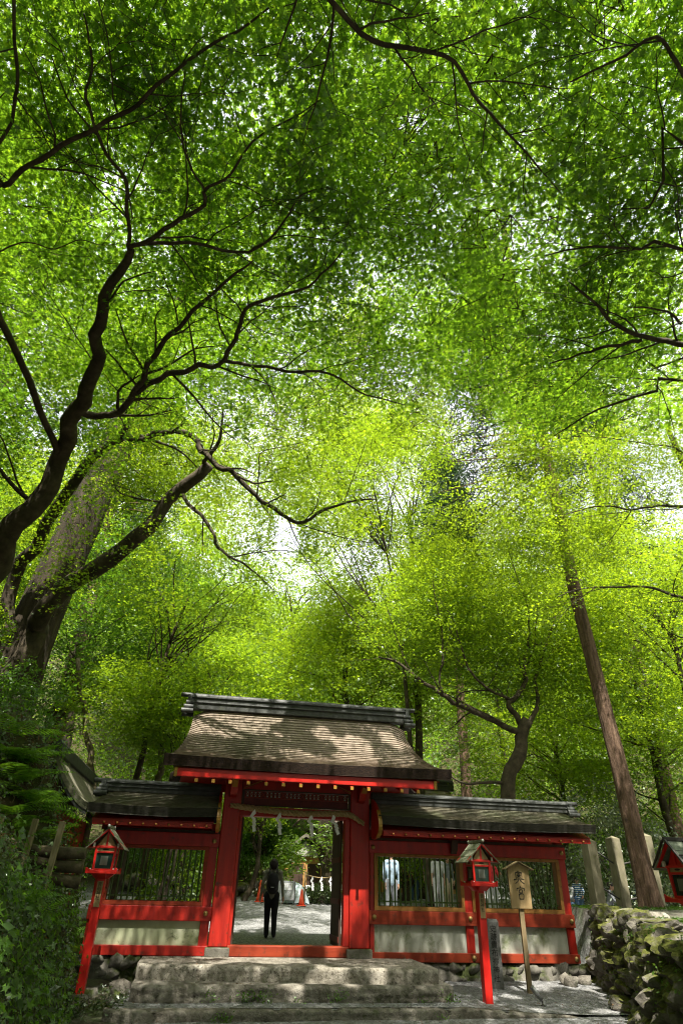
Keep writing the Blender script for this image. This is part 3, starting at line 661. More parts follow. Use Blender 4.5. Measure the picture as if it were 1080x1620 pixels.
# ------------------------------------------------------------------ the wing walls
def wing(label, name, posts, X0, X1, outer, roof_x, gs, plaster, zb, beam, winmat, roof_mats, studs):
    t = thing(name, label, 'wall', fac(*( (X0 + X1) / 2, 0, 0))[:3] * [1, 1, 0] + np.array([0, 0, O[2]]), YAW)
    ox = (X0 + X1) / 2
    def PP(nm, mb, mat, bevel=.005, parent=t):
        mb.v = [(p[0] - ox, p[1], p[2]) for p in mb.v]; return part(nm, mb, M[mat] if isinstance(mat, str) else mat, parent, False, bevel)
    for (a, b) in posts:
        mb = MB(); mb.box(a, b, .055, .24, zb + .002, 2.12); PP('post', mb, 'red', .008)
    for k in range(len(posts) - 1):
        a, b = posts[k][1], posts[k + 1][0]
        mb = MB(); mb.box(a, b, .10, .20, zb + .155, .432); PP('plaster_panel', mb, plaster, 0)
        wf = MB(); d0, d1 = .03, .25
        zc0, zc1 = .672, 1.692
        wf.box(a + .001, b - .001, d0, d1, zc0, zc0 + .075); wf.box(a + .001, b - .001, d0, d1, zc1 - .06, zc1)
        wf.box(a + .001, a + .075, d0, d1, zc0 + .075, zc1 - .06); wf.box(b - .075, b - .001, d0, d1, zc0 + .075, zc1 - .06)
        w_o = PP('window', wf, winmat, .008)
        n = max(4, int(round((b - a - .15) / .112))); gm = MB()
        for i in range(n):
            x = a + .075 + (i + .5) * (b - a - .15) / n
            gm.add([(x + dx, .14 + dy, z) for z in (zc0 + .075, zc1 - .06) for dx, dy in ((-.018, 0), (0, -.018), (.018, 0), (0, .018))], [(0, 1, 5, 4), (1, 2, 6, 5), (2, 3, 7, 6), (3, 0, 4, 7)])
        gm.box(a + .075, b - .075, .155, .175, zc0 + .14, zc0 + .17)
        PP('window_grille', gm, 'green_bar', 0, w_o)
    xa, xb = posts[0][0] - .02, posts[-1][1] + .02
    mb = MB(); mb.box(xa, xb, .02, .26, zb, zb + .155); PP('bottom_rail', mb, beam, .008)
    mb = MB(); mb.box(xa, xb, .022, .258, .434, .67); PP('middle_rail', mb, beam, .008)
    mb = MB(); mb.box(xa, xb, .02, .262, 1.694, 1.93); PP('top_beam', mb, 'red', .008)
    mb = MB(); mb.box(xa, xb, .03, .25, 1.932, 1.985); PP('shadow_board', mb, 'dark_wood', 0)  # dark strip standing in for the shade under the eave
    mb = MB(); mb.box(roof_x[0] + .12, roof_x[1] - .12, -.56, -.50, 1.985, 2.075); PP('fascia_beam', mb, 'red', .005); mb = MB(); mb.box(roof_x[0] + .12, roof_x[1] - .12, .78, .84, 1.985, 2.075); PP('fascia_beam', mb, 'red', .005)
    mb = MB()
    for s in (-1, 1): mb.add([(roof_x[0] + .1, .14 + s * .66, 2.078), (roof_x[1] - .1, .14 + s * .66, 2.078), (roof_x[1] - .1, .14, 2.36), (roof_x[0] + .1, .14, 2.36), (roof_x[0] + .1, .14 + s * .66, 2.098), (roof_x[1] - .1, .14 + s * .66, 2.098), (roof_x[1] - .1, .14, 2.38), (roof_x[0] + .1, .14, 2.38)], [(0, 1, 2, 3), (4, 7, 6, 5), (0, 4, 5, 1), (1, 5, 6, 2), (0, 3, 7, 4)])
    PP('soffit', mb, 'red', 0)
    if outer:
        mb = MB(); xg = (posts[-1][1] - .06) if outer > 0 else posts[0][0] + .02
        mb.prism([(-.45, 2.1), (.73, 2.1), (.14, 2.36)], 'x', xg, xg + .04); PP('gable_infill', mb, 'red', 0)
    # round-headed rafter ends
    mb = MB(); mb.bar((ox, -.575, 2.012), (ox, .1, 2.23), .05, .055); sm_ = None
    for i, x in enumerate(np.linspace(studs[0], studs[1], studs[2])):
        if i == 0:
            sm_ = PP('rafter', mb, 'red', .003); sm_.location = (x - ox, 0, 0); mc = MB(); mc.ell((ox, -.585, 2.022), (.021, .014, .021), 8, 6); cp = PP('rafter_cap', mc, 'gold_dull', 0, sm_)
        else:
            c = sm_.copy(); COL.objects.link(c); c.parent = t; c.location = (x - ox, 0, 0); k2 = cp.copy(); COL.objects.link(k2); k2.parent = c
    # ochre fittings where rails meet posts
    mb = MB(); mb.lathe([(.045, 0), (.045, .012), (.03, .018), (.026, .03), (.012, .036)], 12); fm = mb.mesh('rail_fitting', M['brass'], True)
    for (x, z) in gs:
        o = link('rail_fitting', fm, t, 0, (x - ox, .018, z)); o.rotation_euler = (PI / 2, 0, 0)
    ro, S = roof(t, roof_mats, (roof_x[0] - ox + (.12 if outer < 0 else 0), roof_x[0] - ox), (roof_x[1] - ox - (.16 if outer > 0 else 0), roof_x[1] - ox), .12, -.68, 2.66, 2.30, .15, 11,
                 outer < 0, outer > 0, .07, 1.25)
    ridge(t, roof_x[0] - ox + (.14 if outer < 0 else .02), roof_x[1] - ox - (.18 if outer > 0 else .02), .12, 2.635, .10, .20, outer < 0, outer > 0)
    # curved ochre-edged board where the roof dies against the gate
    gx_ = roof_x[0] - ox + .0 if outer > 0 else roof_x[1] - ox
    sg = 1 if outer > 0 else -1
    outl = [(-.02, 2.72), (-.30, 2.62), (-.55, 2.45), (-.70, 2.28), (-.75, 2.12), (-.66, 2.02), (-.48, 1.95), (-.2, 1.93), (-.02, 1.95)]
    a, b = sorted((gx_ + sg * -.012, gx_ + sg * .045))
    mb = MB(); mb.prism(outl, 'x', a, b); bb = part('barge_board', mb, M['red'], t, False, .004)
    mb = MB(); co = crv(outl[2:7], 16)
    for i in range(15): mb.bar((gx_ + sg * .016, co[i][0] - .006, co[i][1]), (gx_ + sg * .016, co[i + 1][0] - .006, co[i + 1][1]), .075, .024, (0, -1, .2))
    part('barge_board_edge', mb, M['gold'], bb)
    # rubble footing below the rail
    mb = MB(); rr_ = random.Random(len(name) + int(X1 * 10)); x = X0 - .1
    while x < X1 + .1:
        w_ = rr_.uniform(.14, .36)
        for q in range(2): rock(mb, (x - ox + w_ / 2 + rr_.uniform(-.05, .05), .17 + rr_.uniform(-.05, .03), zb - .10 - q * .17), (w_ * .62, .16, .13), int(x * 91) + q, 2, rr_.uniform(-.2, .2))
        x += w_ * .9
    mb.box(X0 - ox, X1 - ox, .06, .3, zb - .75, zb - .03)
    part('rubble_footing', mb, M['dark_rock'], t, True)
    return t
wr = wing('long right hand wing wall with two barred windows and sunlit roof', 'wing_wall', [(1.60, 1.69), (3.63, 3.80), (5.87, 6.04)], 1.6, 6.04, 1, (1.62, 6.50), [(1.66, 1.80), (1.68, .56), (3.72, .56), (5.98, .55), (3.74, -.10), (5.97, -.10), (5.96, 1.82)], 'plaster', -.178, 'red_beam', 'gold_dull',
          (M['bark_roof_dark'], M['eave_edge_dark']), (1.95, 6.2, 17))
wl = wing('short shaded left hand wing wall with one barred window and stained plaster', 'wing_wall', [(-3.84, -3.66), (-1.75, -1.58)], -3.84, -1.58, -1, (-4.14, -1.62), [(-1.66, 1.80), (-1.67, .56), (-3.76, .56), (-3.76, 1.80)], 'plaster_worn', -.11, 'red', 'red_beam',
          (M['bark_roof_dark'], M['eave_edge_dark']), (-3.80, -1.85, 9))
wl['group'] = wr['group'] = 'wing walls either side of the gate'
# small dark corbel seen under the right eave
mb = MB(); mb.prism([(-.02, 1.98), (-.02, 1.72), (-.10, 1.80), (-.16, 1.98)], 'x', 3.36 - 3.82, 3.50 - 3.82); part('corbel', mb, M['dark_wood'], wr, False, .004)

# side wall running back from the left corner, its gable end showing
sw = thing('side_wall', 'dark thatched side wall whose curved gable rises behind the ferns', 'wall', fac(-5.12, .2, O[2]), YAW)
mb = MB(); mb.box(-.1, .1, .3, 5.0, -.3, 2.35); part('wall_panel', mb, M['red'], sw)
def side_roof():
    mb = MB(); n = 12; prof = []
    for i in range(n + 1):
        t = i / n; prof.append((.82 * t, 2.42 + .92 * (.75 * (1 - t) ** 1.8 + .25 * (1 - t))))
    full = [(-a, b) for a, b in prof[::-1]] + prof[1:]
    m = len(full)
    for y0, y1, dz, th_ in ((-.05, 5.2, 0, .14),):
        V = [(a, y0, b) for a, b in full] + [(a, y1, b) for a, b in full] + [(a, y0, b - th_) for a, b in full] + [(a, y1, b - th_) for a, b in full]
        F = [(i, i + 1, m + i + 1, m + i) for i in range(m - 1)] + [(2 * m + i, 3 * m + i, 3 * m + i + 1, 2 * m + i + 1) for i in range(m - 1)] + [(i, 2 * m + i, 2 * m + i + 1, i + 1) for i in range(m - 1)] + [(0, m, 3 * m, 2 * m), (m - 1, 3 * m - 1, 4 * m - 1, 2 * m - 1)]
        mb.add(V, F)
    o = part('roof', mb, M['bark_roof_dark'], sw)
    mb = MB(); V = [(a, y, b - .14 - dz * 1.0) for y in (-.03, .02) for dz in (0, .085) for a, b in full]
    F = [(i, i + 1, m + i + 1, m + i) for i in range(m - 1)] + [(2 * m + i, 3 * m + i, 3 * m + i + 1, 2 * m + i + 1) for i in range(m - 1)] + [(i, 2 * m + i, 2 * m + i + 1, i + 1) for i in range(m - 1)] + [(m + i, m + i + 1, 3 * m + i + 1, 3 * m + i) for i in range(m - 1)]
    mb.add(V, F); part('barge_board', mb, M['tile'], o)
    mb = MB(); mb.box(-.09, .09, -.12, 5.2, 3.30, 3.50); mb.tube([(0, -.16, 3.52), (0, 5.2, 3.52)], .07, 10); part('ridge', mb, M['tile'], o, False, .006)
    mb = MB(); mb.prism([(-.55, 2.35), (.55, 2.35), (.3, 2.7), (0, 3.1), (-.3, 2.7)], 'y', .1, .16); part('gable_infill', mb, M['dark_wood'], sw)
side_roof()

# ------------------------------------------------------------------ lanterns
def lantern(label, loc, rz, post_h=1.72, copper=False, first=True):
    """red lamp on a square post; its gable front looks along local -Y"""
    t = thing('post_lantern', label, 'lantern', loc, rz, 'red lanterns on posts')
    def PP(n, mb, m, b=.004, parent=t): return part(n, mb, M[m], parent, False, b)
    h = post_h
    mb = MB(); mb.box(-.068, .068, -.068, .068, -.15, h - .085); PP('post', mb, 'red_bright', .008)
    mb = MB(); mb.prism([(-.11, h - .085), (.11, h - .085), (.20, h - .01), (-.20, h - .01)], 'y', -.075, .075)
    mb.prism([(-.11, h - .083), (.11, h - .083), (.20, h - .012), (-.20, h - .012)], 'x', -.075, .075); PP('tray_bracket', mb, 'red_bright', .006)
    mb = MB()                                     # tray with a scalloped, upturned rim
    n = 10; V = []
    for k, (sx, sy) in enumerate(((1, 0), (0, 1), (-1, 0), (0, -1))):
        pass
    mb.box(-.225, .225, -.225, .225, h - .009, h + .02)
    for a in range(4):
        R = Matrix.Rotation(a * PI / 2, 4, 'Z')
        pl = [(-.262, h - .012), (.262, h - .012), (.262, h + .080), (.20, h + .054), (.10, h + .034), (0, h + .028), (-.10, h + .034), (-.20, h + .054), (-.262, h + .080)]
        q = MB(); q.prism(pl, 'y', -.248, -.226); mb.add([R @ Vector(p) for p in q.v], q.f)
    PP('tray', mb, 'red_bright', .004)
    b0, b1 = h + .03, h + .405
    w = .165
    for sx in (-1, 1):
        for sy in (-1, 1):
            mb = MB(); mb.bar((sx * w * .92, sy * w * .92, b0 - .008), (sx * w, sy * w, b1), .036, .036, (0, 1, 0)); PP('corner_post', mb, 'red_bright', .003)
            mb = MB(); mb.box(sx * .195 - .014, sx * .195 + .014, sy * .195 - .014, sy * .195 + .014, h + .02, h + .068); PP('white_stud', mb, 'white_cap', .004)
            mb = MB(); mb.box(sx * (w + .04) - .016, sx * (w + .04) + .016, sy * (w + .03) - .02, sy * (w + .03) + .02, b1 - .02, b1 + .05); PP('white_stud', mb, 'white_cap', .004)
    for a in range(4):
        R = Matrix.Rotation(a * PI / 2, 4, 'Z')
        def rot(q): q.v = [tuple(R @ Vector(p)) for p in q.v]; return q
        q = MB(); q.box(-.142, .142, -.150, -.145, b0 + .035, b1 - .105); gl = PP('glass_pane', rot(q), 'glass', 0)
        q = MB(); q.box(-.062, .062, -.157, -.152, b0 + .085, b1 - .15); PP('lamp_paper', rot(q), 'lamp_paper', 0, gl)
        for bx in ((-.146, .146, -.168, -.135, b0 + .0, b0 + .034), (-.150, .150, -.172, -.14, b1 - .104, b1 - .076), (-.155, .155, -.176, -.14, b1 - .02, b1 + .012)): q = MB(); q.box(*bx); PP('frame_rail', rot(q), 'red_bright', .003)
        q = MB(); q.box(-.150, .150, -.166, -.146, b1 - .076, b1 - .02); tv = PP('pale_frieze', rot(q), 'board_wood', 0)
        q = MB(); q.ell((0, -.168, b1 - .048), (.055, .004, .012), 10, 6); PP('frieze_slot', rot(q), 'ink', 0, tv)
    # gabled roof: two slopes of overlapping boards
    ez, rz_ = b1 - .02, b1 + .295
    mb = MB(); half, lf = .32, .255
    lay = 3
    for s in (-1, 1):
        for k in range(lay):
            t0, t1 = k / lay, (k + 1) / lay + .05
            def pr(t_): return (s * half * t_, rz_ - (rz_ - ez + .02) * (t_ * 1.12 - .12 * t_ * t_))
            (xa, za), (xb, zb_) = pr(t0), pr(min(t1, 1.04))
            th = .016; up = .012 * (lay - 1 - k) * 0 + .014
            poly = [(xa, za + up * .2), (xb, zb_ + up), (xb, zb_ + up - th), (xa, za + up * .2 - th)]
            mb.prism(poly, 'y', -lf - .012 * k, lf + .012 * k)
    rf = PP('roof', mb, 'copper' if copper else 'lantern_roof', 0)
    if copper:
        mb = MB()
        for s in (-1, 1):
            for y in (-lf - .02, -.0, lf + .02): mb.bar((s * .01, y, rz_ + .012), (s * half * 1.03, y, ez - .005), .03, .02, (0, 0, 1))
            mb.bar((s * half * .66, -lf, rz_ - (rz_ - ez) * .64 + .014), (s * half * .66, lf, rz_ - (rz_ - ez) * .64 + .014), .025, .02)
        PP('roof_batten', mb, 'iron', 0, rf)
    mb = MB(); mb.bar((0, -lf - .05, rz_ + .012), (0, lf + .05, rz_ + .012), .05, .045); PP('ridge', mb, 'iron' if copper else 'lantern_roof', .004, rf)
    for s in (-1, 1):
        mb = MB(); mb.ell((0, s * (lf + .062), rz_ + .022), (.022, .016, .026), 8, 6); PP('ridge_knob', mb, 'white_cap', 0, rf)
        mb = MB(); mb.prism([(-.165, ez + .012), (.165, ez + .012), (0, rz_ - .06)], 'y', *sorted((s * .150, s * .166))); PP('gable_panel', mb, 'red_bright' if copper else 'board_wood', 0)
        mb = MB(); mb.box(-.016, .016, *sorted((s * .168, s * .182)), ez, rz_ - .05)
        for q in (-1, 1): mb.bar((0, s * .23, rz_ - .035), (q * half * .93, s * .23, ez + .0), .02, .045, (0, s, 0))
        mb.box(-.2, .2, *sorted((s * .166, s * .19)), ez - .008, ez + .02); PP('gable_frame', mb, 'red_bright', .003)
    for q in (-1, 1):
        mb = MB(); mb.box(*sorted((q * .19, q * .30)), -.23, .23, ez - .006, ez + .004) ; PP('eave_board', mb, 'red_bright', .002)
    # name plaque on the post
    if not copper:
        mb = MB(); mb.box(-.050, .050, -.082, -.0685, h - .50, h - .12); pq = PP('name_plaque', mb, 'board_wood', .003)
        me = text_mesh('plaque_lettering', '貴\n船\n神\n社', .068, .001, 1.0); me.materials.append(M['ink'])
        o = link('plaque_lettering', me, pq, 0, (0, -.0835, h - .135)); o.rotation_euler = (PI / 2, 0, 0)
    return t
pR = at(772, 1590, 13.2)
lantern('bright red lantern on a sunlit post beside the wooden sign', (pR[0], 13.2, .05), math.radians(14), 1.70)
lantern('dim red lantern in shade beside the ferny bank in front of the left wing wall', (-4.0, 12.55, .12), math.radians(8), 1.66)
lantern('red lantern with a green copper roof on the stone terrace at the right edge', (4.70, 9.3, 1.10), math.radians(-78), .52, True)

# ------------------------------------------------------------------ wooden sign
sp = at(838, 1572, 14.2)
sg = thing('wooden_sign', 'wooden post sign with two brushed black characters in front of the right wing wall', 'sign', (sp[0], 14.2, .06), math.radians(6))
mb = MB(); mb.box(-.045, .045, -.03, .03, -.2, 1.40); part('post', mb, M['post_wood'], sg, False, .005)
mb = MB(); mb.prism([(-.208, 1.33), (.208, 1.33), (.215, 2.02), (0, 2.10), (-.215, 2.02)], 'y', -.062, -.031); bd = part('board', mb, M['board_wood'], sg, False, .004)
mb = MB(); mb.bar((-.30, -.05, 1.985), (.0, -.05, 2.125), .17, .020, (0, 0, 1)); mb.bar((.30, -.05, 1.985), (.0, -.05, 2.125), .17, .020, (0, 0, 1)); part('roof', mb, M['post_wood'], sg, False, .004)
def stroke(mb, pts, w, ox, oz, sx, sz, y):
    pts = crv([(ox + a * sx, oz + b * sz) for a, b in pts], 9) if len(pts) > 2 else np.linspace((ox + pts[0][0] * sx, oz + pts[0][1] * sz), (ox + pts[1][0] * sx, oz + pts[1][1] * sz), 6)
    n = len(pts); Lp = []; Rp = []
    for i in range(n):
        d = pts[min(i + 1, n - 1)] - pts[max(i - 1, 0)]; d = d / (np.linalg.norm(d) + 1e-9); q = np.array([-d[1], d[0]])
        f = i / (n - 1); ww = w * (1.0 - .35 * math.sin(PI * f)) * (1 if f < .85 else .75); Lp.append(pts[i] + q * ww / 2); Rp.append(pts[i] - q * ww / 2)
    for i in range(n - 1):
        mb.add([(Lp[i][0], y, Lp[i][1]), (Lp[i + 1][0], y, Lp[i + 1][1]), (Rp[i + 1][0], y, Rp[i + 1][1]), (Rp[i][0], y, Rp[i][1]), (Lp[i][0], y + .002, Lp[i][1]), (Lp[i + 1][0], y + .002, Lp[i + 1][1]), (Rp[i + 1][0], y + .002, Rp[i + 1][1]), (Rp[i][0], y + .002, Rp[i][1])], [(3, 2, 1, 0), (4, 5, 6, 7), (0, 1, 5, 4), (2, 3, 7, 6), (1, 2, 6, 5), (3, 0, 4, 7)])
OKU = [[(.50, 1.04), (.40, .92)], [(.22, .90), (.24, .66), (.26, .42)], [(.22, .90), (.60, .93), (.80, .90)], [(.80, .90), (.79, .66), (.76, .42)], [(.33, .66), (.68, .68)], [(.51, .86), (.50, .46)],
       [(.37, .82), (.43, .74)], [(.65, .84), (.58, .75)], [(.47, .63), (.36, .50)], [(.55, .63), (.66, .52)], [(.02, .32), (.45, .40), (.98, .38)], [(.52, .42), (.40, .22), (.14, .02)], [(.60, .32), (.78, .14), (.96, .02)]]
MIYA = [[(.48, 1.06), (.52, .94)], [(.14, .88), (.10, .70)], [(.14, .88), (.5, .92), (.92, .88), (.86, .72)], [(.36, .76), (.36, .54)], [(.36, .76), (.66, .77), (.64, .54)], [(.36, .54), (.64, .54)], [(.50, .54), (.44, .44)],
        [(.30, .42), (.33, .06)], [(.30, .42), (.76, .44), (.72, .06)], [(.33, .06), (.72, .06)]]
mb = MB()
for s_ in OKU: stroke(mb, s_, .021, -.115, 1.74, .225, .215, -.0655)
for s_ in MIYA: stroke(mb, s_, .021, -.090, 1.475, .195, .215, -.0655)
part('brushed_characters', mb, M['ink'], bd)

# stone pillar with engraved characters
pp = at(787, 1566, 14.55)
pl = thing('inscribed_stone_pillar', 'short grey granite pillar with engraved characters standing behind the bright lantern post', 'stone pillar', (pp[0], 14.55, .05), math.radians(-10))
mb = MB(); w_ = .115
mb.box(-w_, w_, -w_, w_, -.25, 1.10); mb.add([(-w_, -w_, 1.10), (w_, -w_, 1.10), (w_, w_, 1.10), (-w_, w_, 1.10), (-.09, -.09, 1.145), (.09, -.09, 1.145), (.09, .09, 1.145), (-.09, .09, 1.145)], [(0, 1, 5, 4), (1, 2, 6, 5), (2, 3, 7, 6), (3, 0, 4, 7), (4, 5, 6, 7)])
part('shaft', mb, M['pillar_stone'], pl, False, .008)
me = text_mesh('engraving', '史\n跡\n貴\n布\n祢\n神\n社', .128, .0015, 1.02); me.materials.append(M['ink']); o = link('engraving', me, pl, 0, (.0, -.117, 1.05)); o.rotation_euler = (PI / 2, 0, 0)

# small floodlight on the gravel
fp = at(858, 1590, 13.25)
fl = thing('garden_floodlight', 'small grey spike floodlight on the gravel near the stone wall', 'floodlight', (fp[0], 13.25, .02), math.radians(20)); fl.scale = (.8, .8, .8)
mb = MB(); mb.tube([(-.02, 0, .10), (-.19, .05, .31)], [.042, .05], 14); mb.tube([(-.192, .05, .312), (-.2, .052, .322)], [.054, .054], 14); part('lamp_body', mb, M['metal_lamp'], fl, True)
mb = MB(); mb.tube([(0, 0, -.05), (0, 0, .06), (-.02, 0, .11)], .012, 8); mb.lathe([(.05, -.005), (.05, .012), (.02, .02)], 12); part('stand', mb, M['iron'], fl, True)

# stone fence posts and rails on the terrace
fxy = []
for i, (px, py, top, Y, wd) in enumerate(((947, 1438, 1330, 17.6, .27), (986, 1429, 1326, 18.6, .27), (1040, 1425, 1322, 18.4, .24), (1120, 1420, 1322, 19.6, .25))):
    p = at(px, py, Y); b = height(p[0], Y); fxy.append((p[0], Y, b)); zt = at(px, top, Y)[2]
    t = thing('stone_fence_post', ['square lichened stone fence post nearest the right wing wall', 'lichened stone fence post standing left of the leaning cedar trunk', 'stone fence post half hidden behind the cedar trunk', 'stone fence post beyond the copper roofed lantern'][i], 'fence post', (p[0], Y, b), math.radians(18 - 4 * i), 'stone fence posts on the terrace')
    mb = MB(); H_ = zt - b; mb.box(-wd / 2, wd / 2, -wd / 2, wd / 2, -.3, H_ - .02); mb.add([(-wd / 2, -wd / 2, H_ - .02), (wd / 2, -wd / 2, H_ - .02), (wd / 2, wd / 2, H_ - .02), (-wd / 2, wd / 2, H_ - .02), (0, 0, H_ + .05)], [(0, 1, 4), (1, 2, 4), (2, 3, 4), (3, 0, 4)])
    part('shaft', mb, M['fence_stone'], t, False, .012)
rl = thing('iron_fence_rail', 'pair of thin dark rails between the stone fence posts', 'rail', (fxy[0][0], fxy[0][1] + .05, fxy[0][2]), 0)
for dz in (.62, 1.42):
    mb = MB(); mb.tube([(fxy[i][0] - fxy[0][0], fxy[i][1] - fxy[0][1], fxy[i][2] - fxy[0][2] + dz) for i in range(4)], .022, 8); part('rail', mb, M['iron'], rl, True)

# log revetment on the left bank
lf = thing('log_revetment', 'mossy log fence with split stakes on top of the left bank', 'fence', (-4.78, 10.75, 1.72), 0)
for k, z in enumerate((.18, .36, .52)):
    mb = MB(); pts = [(-1.6 + i * .36, -.12 + .06 * i + .03 * math.sin(i + k), z + .03 * math.sin(i * 1.7 + k) - .035 * i) for i in range(8)]; mb.tube(pts, [.085 * (1 + .12 * math.sin(i * 2 + k)) for i in range(8)], 9); part('log', mb, M['log'], lf, True)
for k, (x, y, h_) in enumerate(((-.95, -.22, .80), (-.35, -.20, .78), (.16, -.14, .74), (.55, -.06, .72))):
    mb = MB(); mb.bar((x, y, -.2), (x + .03, y + .05, h_), .085, .06, (0, 1, 0)); part('stake', mb, M['stake'], lf, False, .006)

# ------------------------------------------------------------------ people
def person(label, loc, rz, H, top, legs, shoe, pose=None, hair='short', seat=False, voxel=.012, skirt=False, shorts=False, sleeves='long', skin_arm=True):
    """one continuous body grown from limbs, faces -Y; materials follow the garment each limb belongs to"""
    t = thing('person', label, 'person', loc, rz)
    J = dict(pel=(0, 0, .93), wai=(0, .005, 1.08), che=(0, .0, 1.27), nek=(0, .01, 1.45), hd=(0, -.012, 1.585),
             shL=(.175, .01, 1.40), elL=(.215, .03, 1.12), wrL=(.225, -.01, .88), shR=(-.175, .01, 1.40), elR=(-.215, .03, 1.12), wrR=(-.225, -.01, .88),
             hiL=(.085, 0, .90), knL=(.095, -.01, .49), anL=(.10, .02, .085), hiR=(-.085, 0, .90), knR=(-.095, -.01, .49), anR=(-.10, .02, .085))
    J.update(pose or {}); k = H / 1.72
    J = {a: Vector(b) for a, b in J.items()}
    SK, TP, LG, SH = 0, 1, 2, 3
    caps = []                                                       # (p, q, r0, r1, material)
    C = lambda p, q, r0, r1, m: caps.append((Vector(p), Vector(q), r0, r1, m))
    C(J['pel'] + Vector((.07, 0, -.02)), J['pel'] + Vector((-.07, 0, -.02)), .105, .105, LG); C(J['pel'], J['wai'], .125, .115, TP)
    C(J['wai'] + Vector((.03, 0, 0)), J['che'] + Vector((.055, 0, 0)), .105, .105, TP); C(J['wai'] - Vector((.03, 0, 0)), J['che'] - Vector((.055, 0, 0)), .105, .105, TP)
    C(J['shL'] * .8 + J['nek'] * .2, J['shR'] * .8 + J['nek'] * .2, .062, .062, TP); C(J['che'], J['nek'] + Vector((0, 0, -.03)), .11, .06, TP)
    C(J['nek'] - Vector((0, 0, .03)), J['hd'] - Vector((0, -.01, .06)), .050, .047, SK)
    C(J['hd'] + Vector((0, .012, .035)), J['hd'] + Vector((0, .008, .0)), .088, .082, SK); C(J['hd'] + Vector((0, -.01, .0)), J['hd'] + Vector((0, -.035, -.075)), .070, .040, SK)
    C(J['hd'] + Vector((0, -.085, .005)), J['hd'] + Vector((0, -.102, -.022)), .012, .017, SK)
    for s in (-1, 1): C(J['hd'] + Vector((s * .083, .012, .015)), J['hd'] + Vector((s * .086, .016, -.02)), .013, .011, SK)
    for S in 'LR':
        sg = 1 if S == 'L' else -1
        sh, el, wr_ = J['sh' + S], J['el' + S], J['wr' + S]
        C(sh, el, .052, .043, TP); fm = TP if sleeves == 'long' else SK; C(el, wr_, .040, .029, fm)
        d = (wr_ - el).normalized(); side = Vector((0, -1, 0)) if abs(d.y) < .8 else Vector((0, 0, 1)); side = (side - d * side.dot(d)).normalized()
        pm = wr_ + d * .05; C(wr_, wr_ + d * .085, .028, .034, SK)
        for q, (o_, ln) in enumerate(((.028, .070), (.010, .082), (-.010, .076), (-.027, .058))):
            b0 = wr_ + d * .095 + side * o_; nrm = d.cross(side) * sg
            b1 = b0 + d * ln * .5 + nrm * .008; b2 = b1 + d * ln * .42 + nrm * .022; C(b0, b1, .0105, .0095, SK); C(b1, b2, .0095, .008, SK)
        tb = wr_ + d * .035 + side * .030; C(tb, tb + d * .035 + side * .028, .012, .011, SK); C(tb + d * .035 + side * .028, tb + d * .068 + side * .034, .011, .009, SK)
        hi, kn, an = J['hi' + S], J['kn' + S], J['an' + S]
        C(hi, kn, .100, .072 if not shorts else .058, LG); C(kn, an, .070 if not shorts else .056, .056 if not shorts else .040, SK if shorts else LG)
        if shorts: C(hi, hi.lerp(kn, .8), .098, .085, LG)
        C(an + Vector((0, .03, -.035)), an + Vector((0, -.14, -.05)), .042, .036, SH)
    if skirt: C(J['pel'] + Vector((0, 0, -.02)), J['pel'] + Vector((0, 0, -.5)), .15, .21, LG)
    mb = MB()
    for (p, q, a_, b_, m) in caps:
        d = q - p; l = d.length; rt = d.to_track_quat('Z', 'Y').to_matrix() if l > 1e-6 else Matrix.Identity(3)
        n, mm = 12, 5; V = []; F = []
        prof = [(a_ * math.cos(x), -a_ * math.sin(x)) for x in np.linspace(PI / 2, 0, mm)] + [(b_ * math.cos(x), l + b_ * math.sin(x)) for x in np.linspace(0, PI / 2, mm)]
        for r, z in prof:
            for j in range(n): th = 2 * PI * j / n; V.append(p + rt @ Vector((r * math.cos(th), r * math.sin(th), z)))
        for i in range(len(prof) - 1):
            for j in range(n): j2 = (j + 1) % n; F.append((i * n + j, i * n + j2, (i + 1) * n + j2, (i + 1) * n + j))
        mb.add(V, F)
    me = bpy.data.meshes.new('body'); me.from_pydata(mb.v, [], mb.f); me.update()
    ob = bpy.data.objects.new('body', me); COL.objects.link(ob)
    r = ob.modifiers.new('r', 'REMESH'); r.mode = 'VOXEL'; r.voxel_size = voxel
    s = ob.modifiers.new('s', 'SMOOTH'); s.iterations = 3; s.factor = .5
    bpy.context.view_layer.update()
    m2 = bpy.data.meshes.new_from_object(ob.evaluated_get(bpy.context.evaluated_depsgraph_get())); bpy.data.objects.remove(ob); m2.name = 'body'
    nv = len(m2.vertices); co = np.empty(nv * 3); m2.vertices.foreach_get('co', co); co = co.reshape(-1, 3)
    fc = np.empty(len(m2.polygons) * 3); m2.polygons.foreach_get('center', fc); fc = fc.reshape(-1, 3)
    best = np.full(len(fc), 9.0); mi = np.zeros(len(fc), np.int32)
    for (p, q, a_, b_, m) in caps:
        p_, q_ = np.array(p), np.array(q); d = q_ - p_; tt = np.clip(((fc - p_) @ d) / max(d @ d, 1e-9), 0, 1)
        ds = np.linalg.norm(fc - (p_ + tt[:, None] * d), axis=1) - (a_ + (b_ - a_) * tt); w = ds < best; best[w] = ds[w]; mi[w] = m
    m2.materials.clear()
    for m in ('skin', top, legs, shoe): m2.materials.append(M[m])
    m2.polygons.foreach_set('material_index', mi); m2.polygons.foreach_set('use_smooth', [True] * len(fc)); m2.update()
    b = link('body', m2, t); b.scale = (k * 1.06, k, k)
    hd = J['hd']; mb = MB()
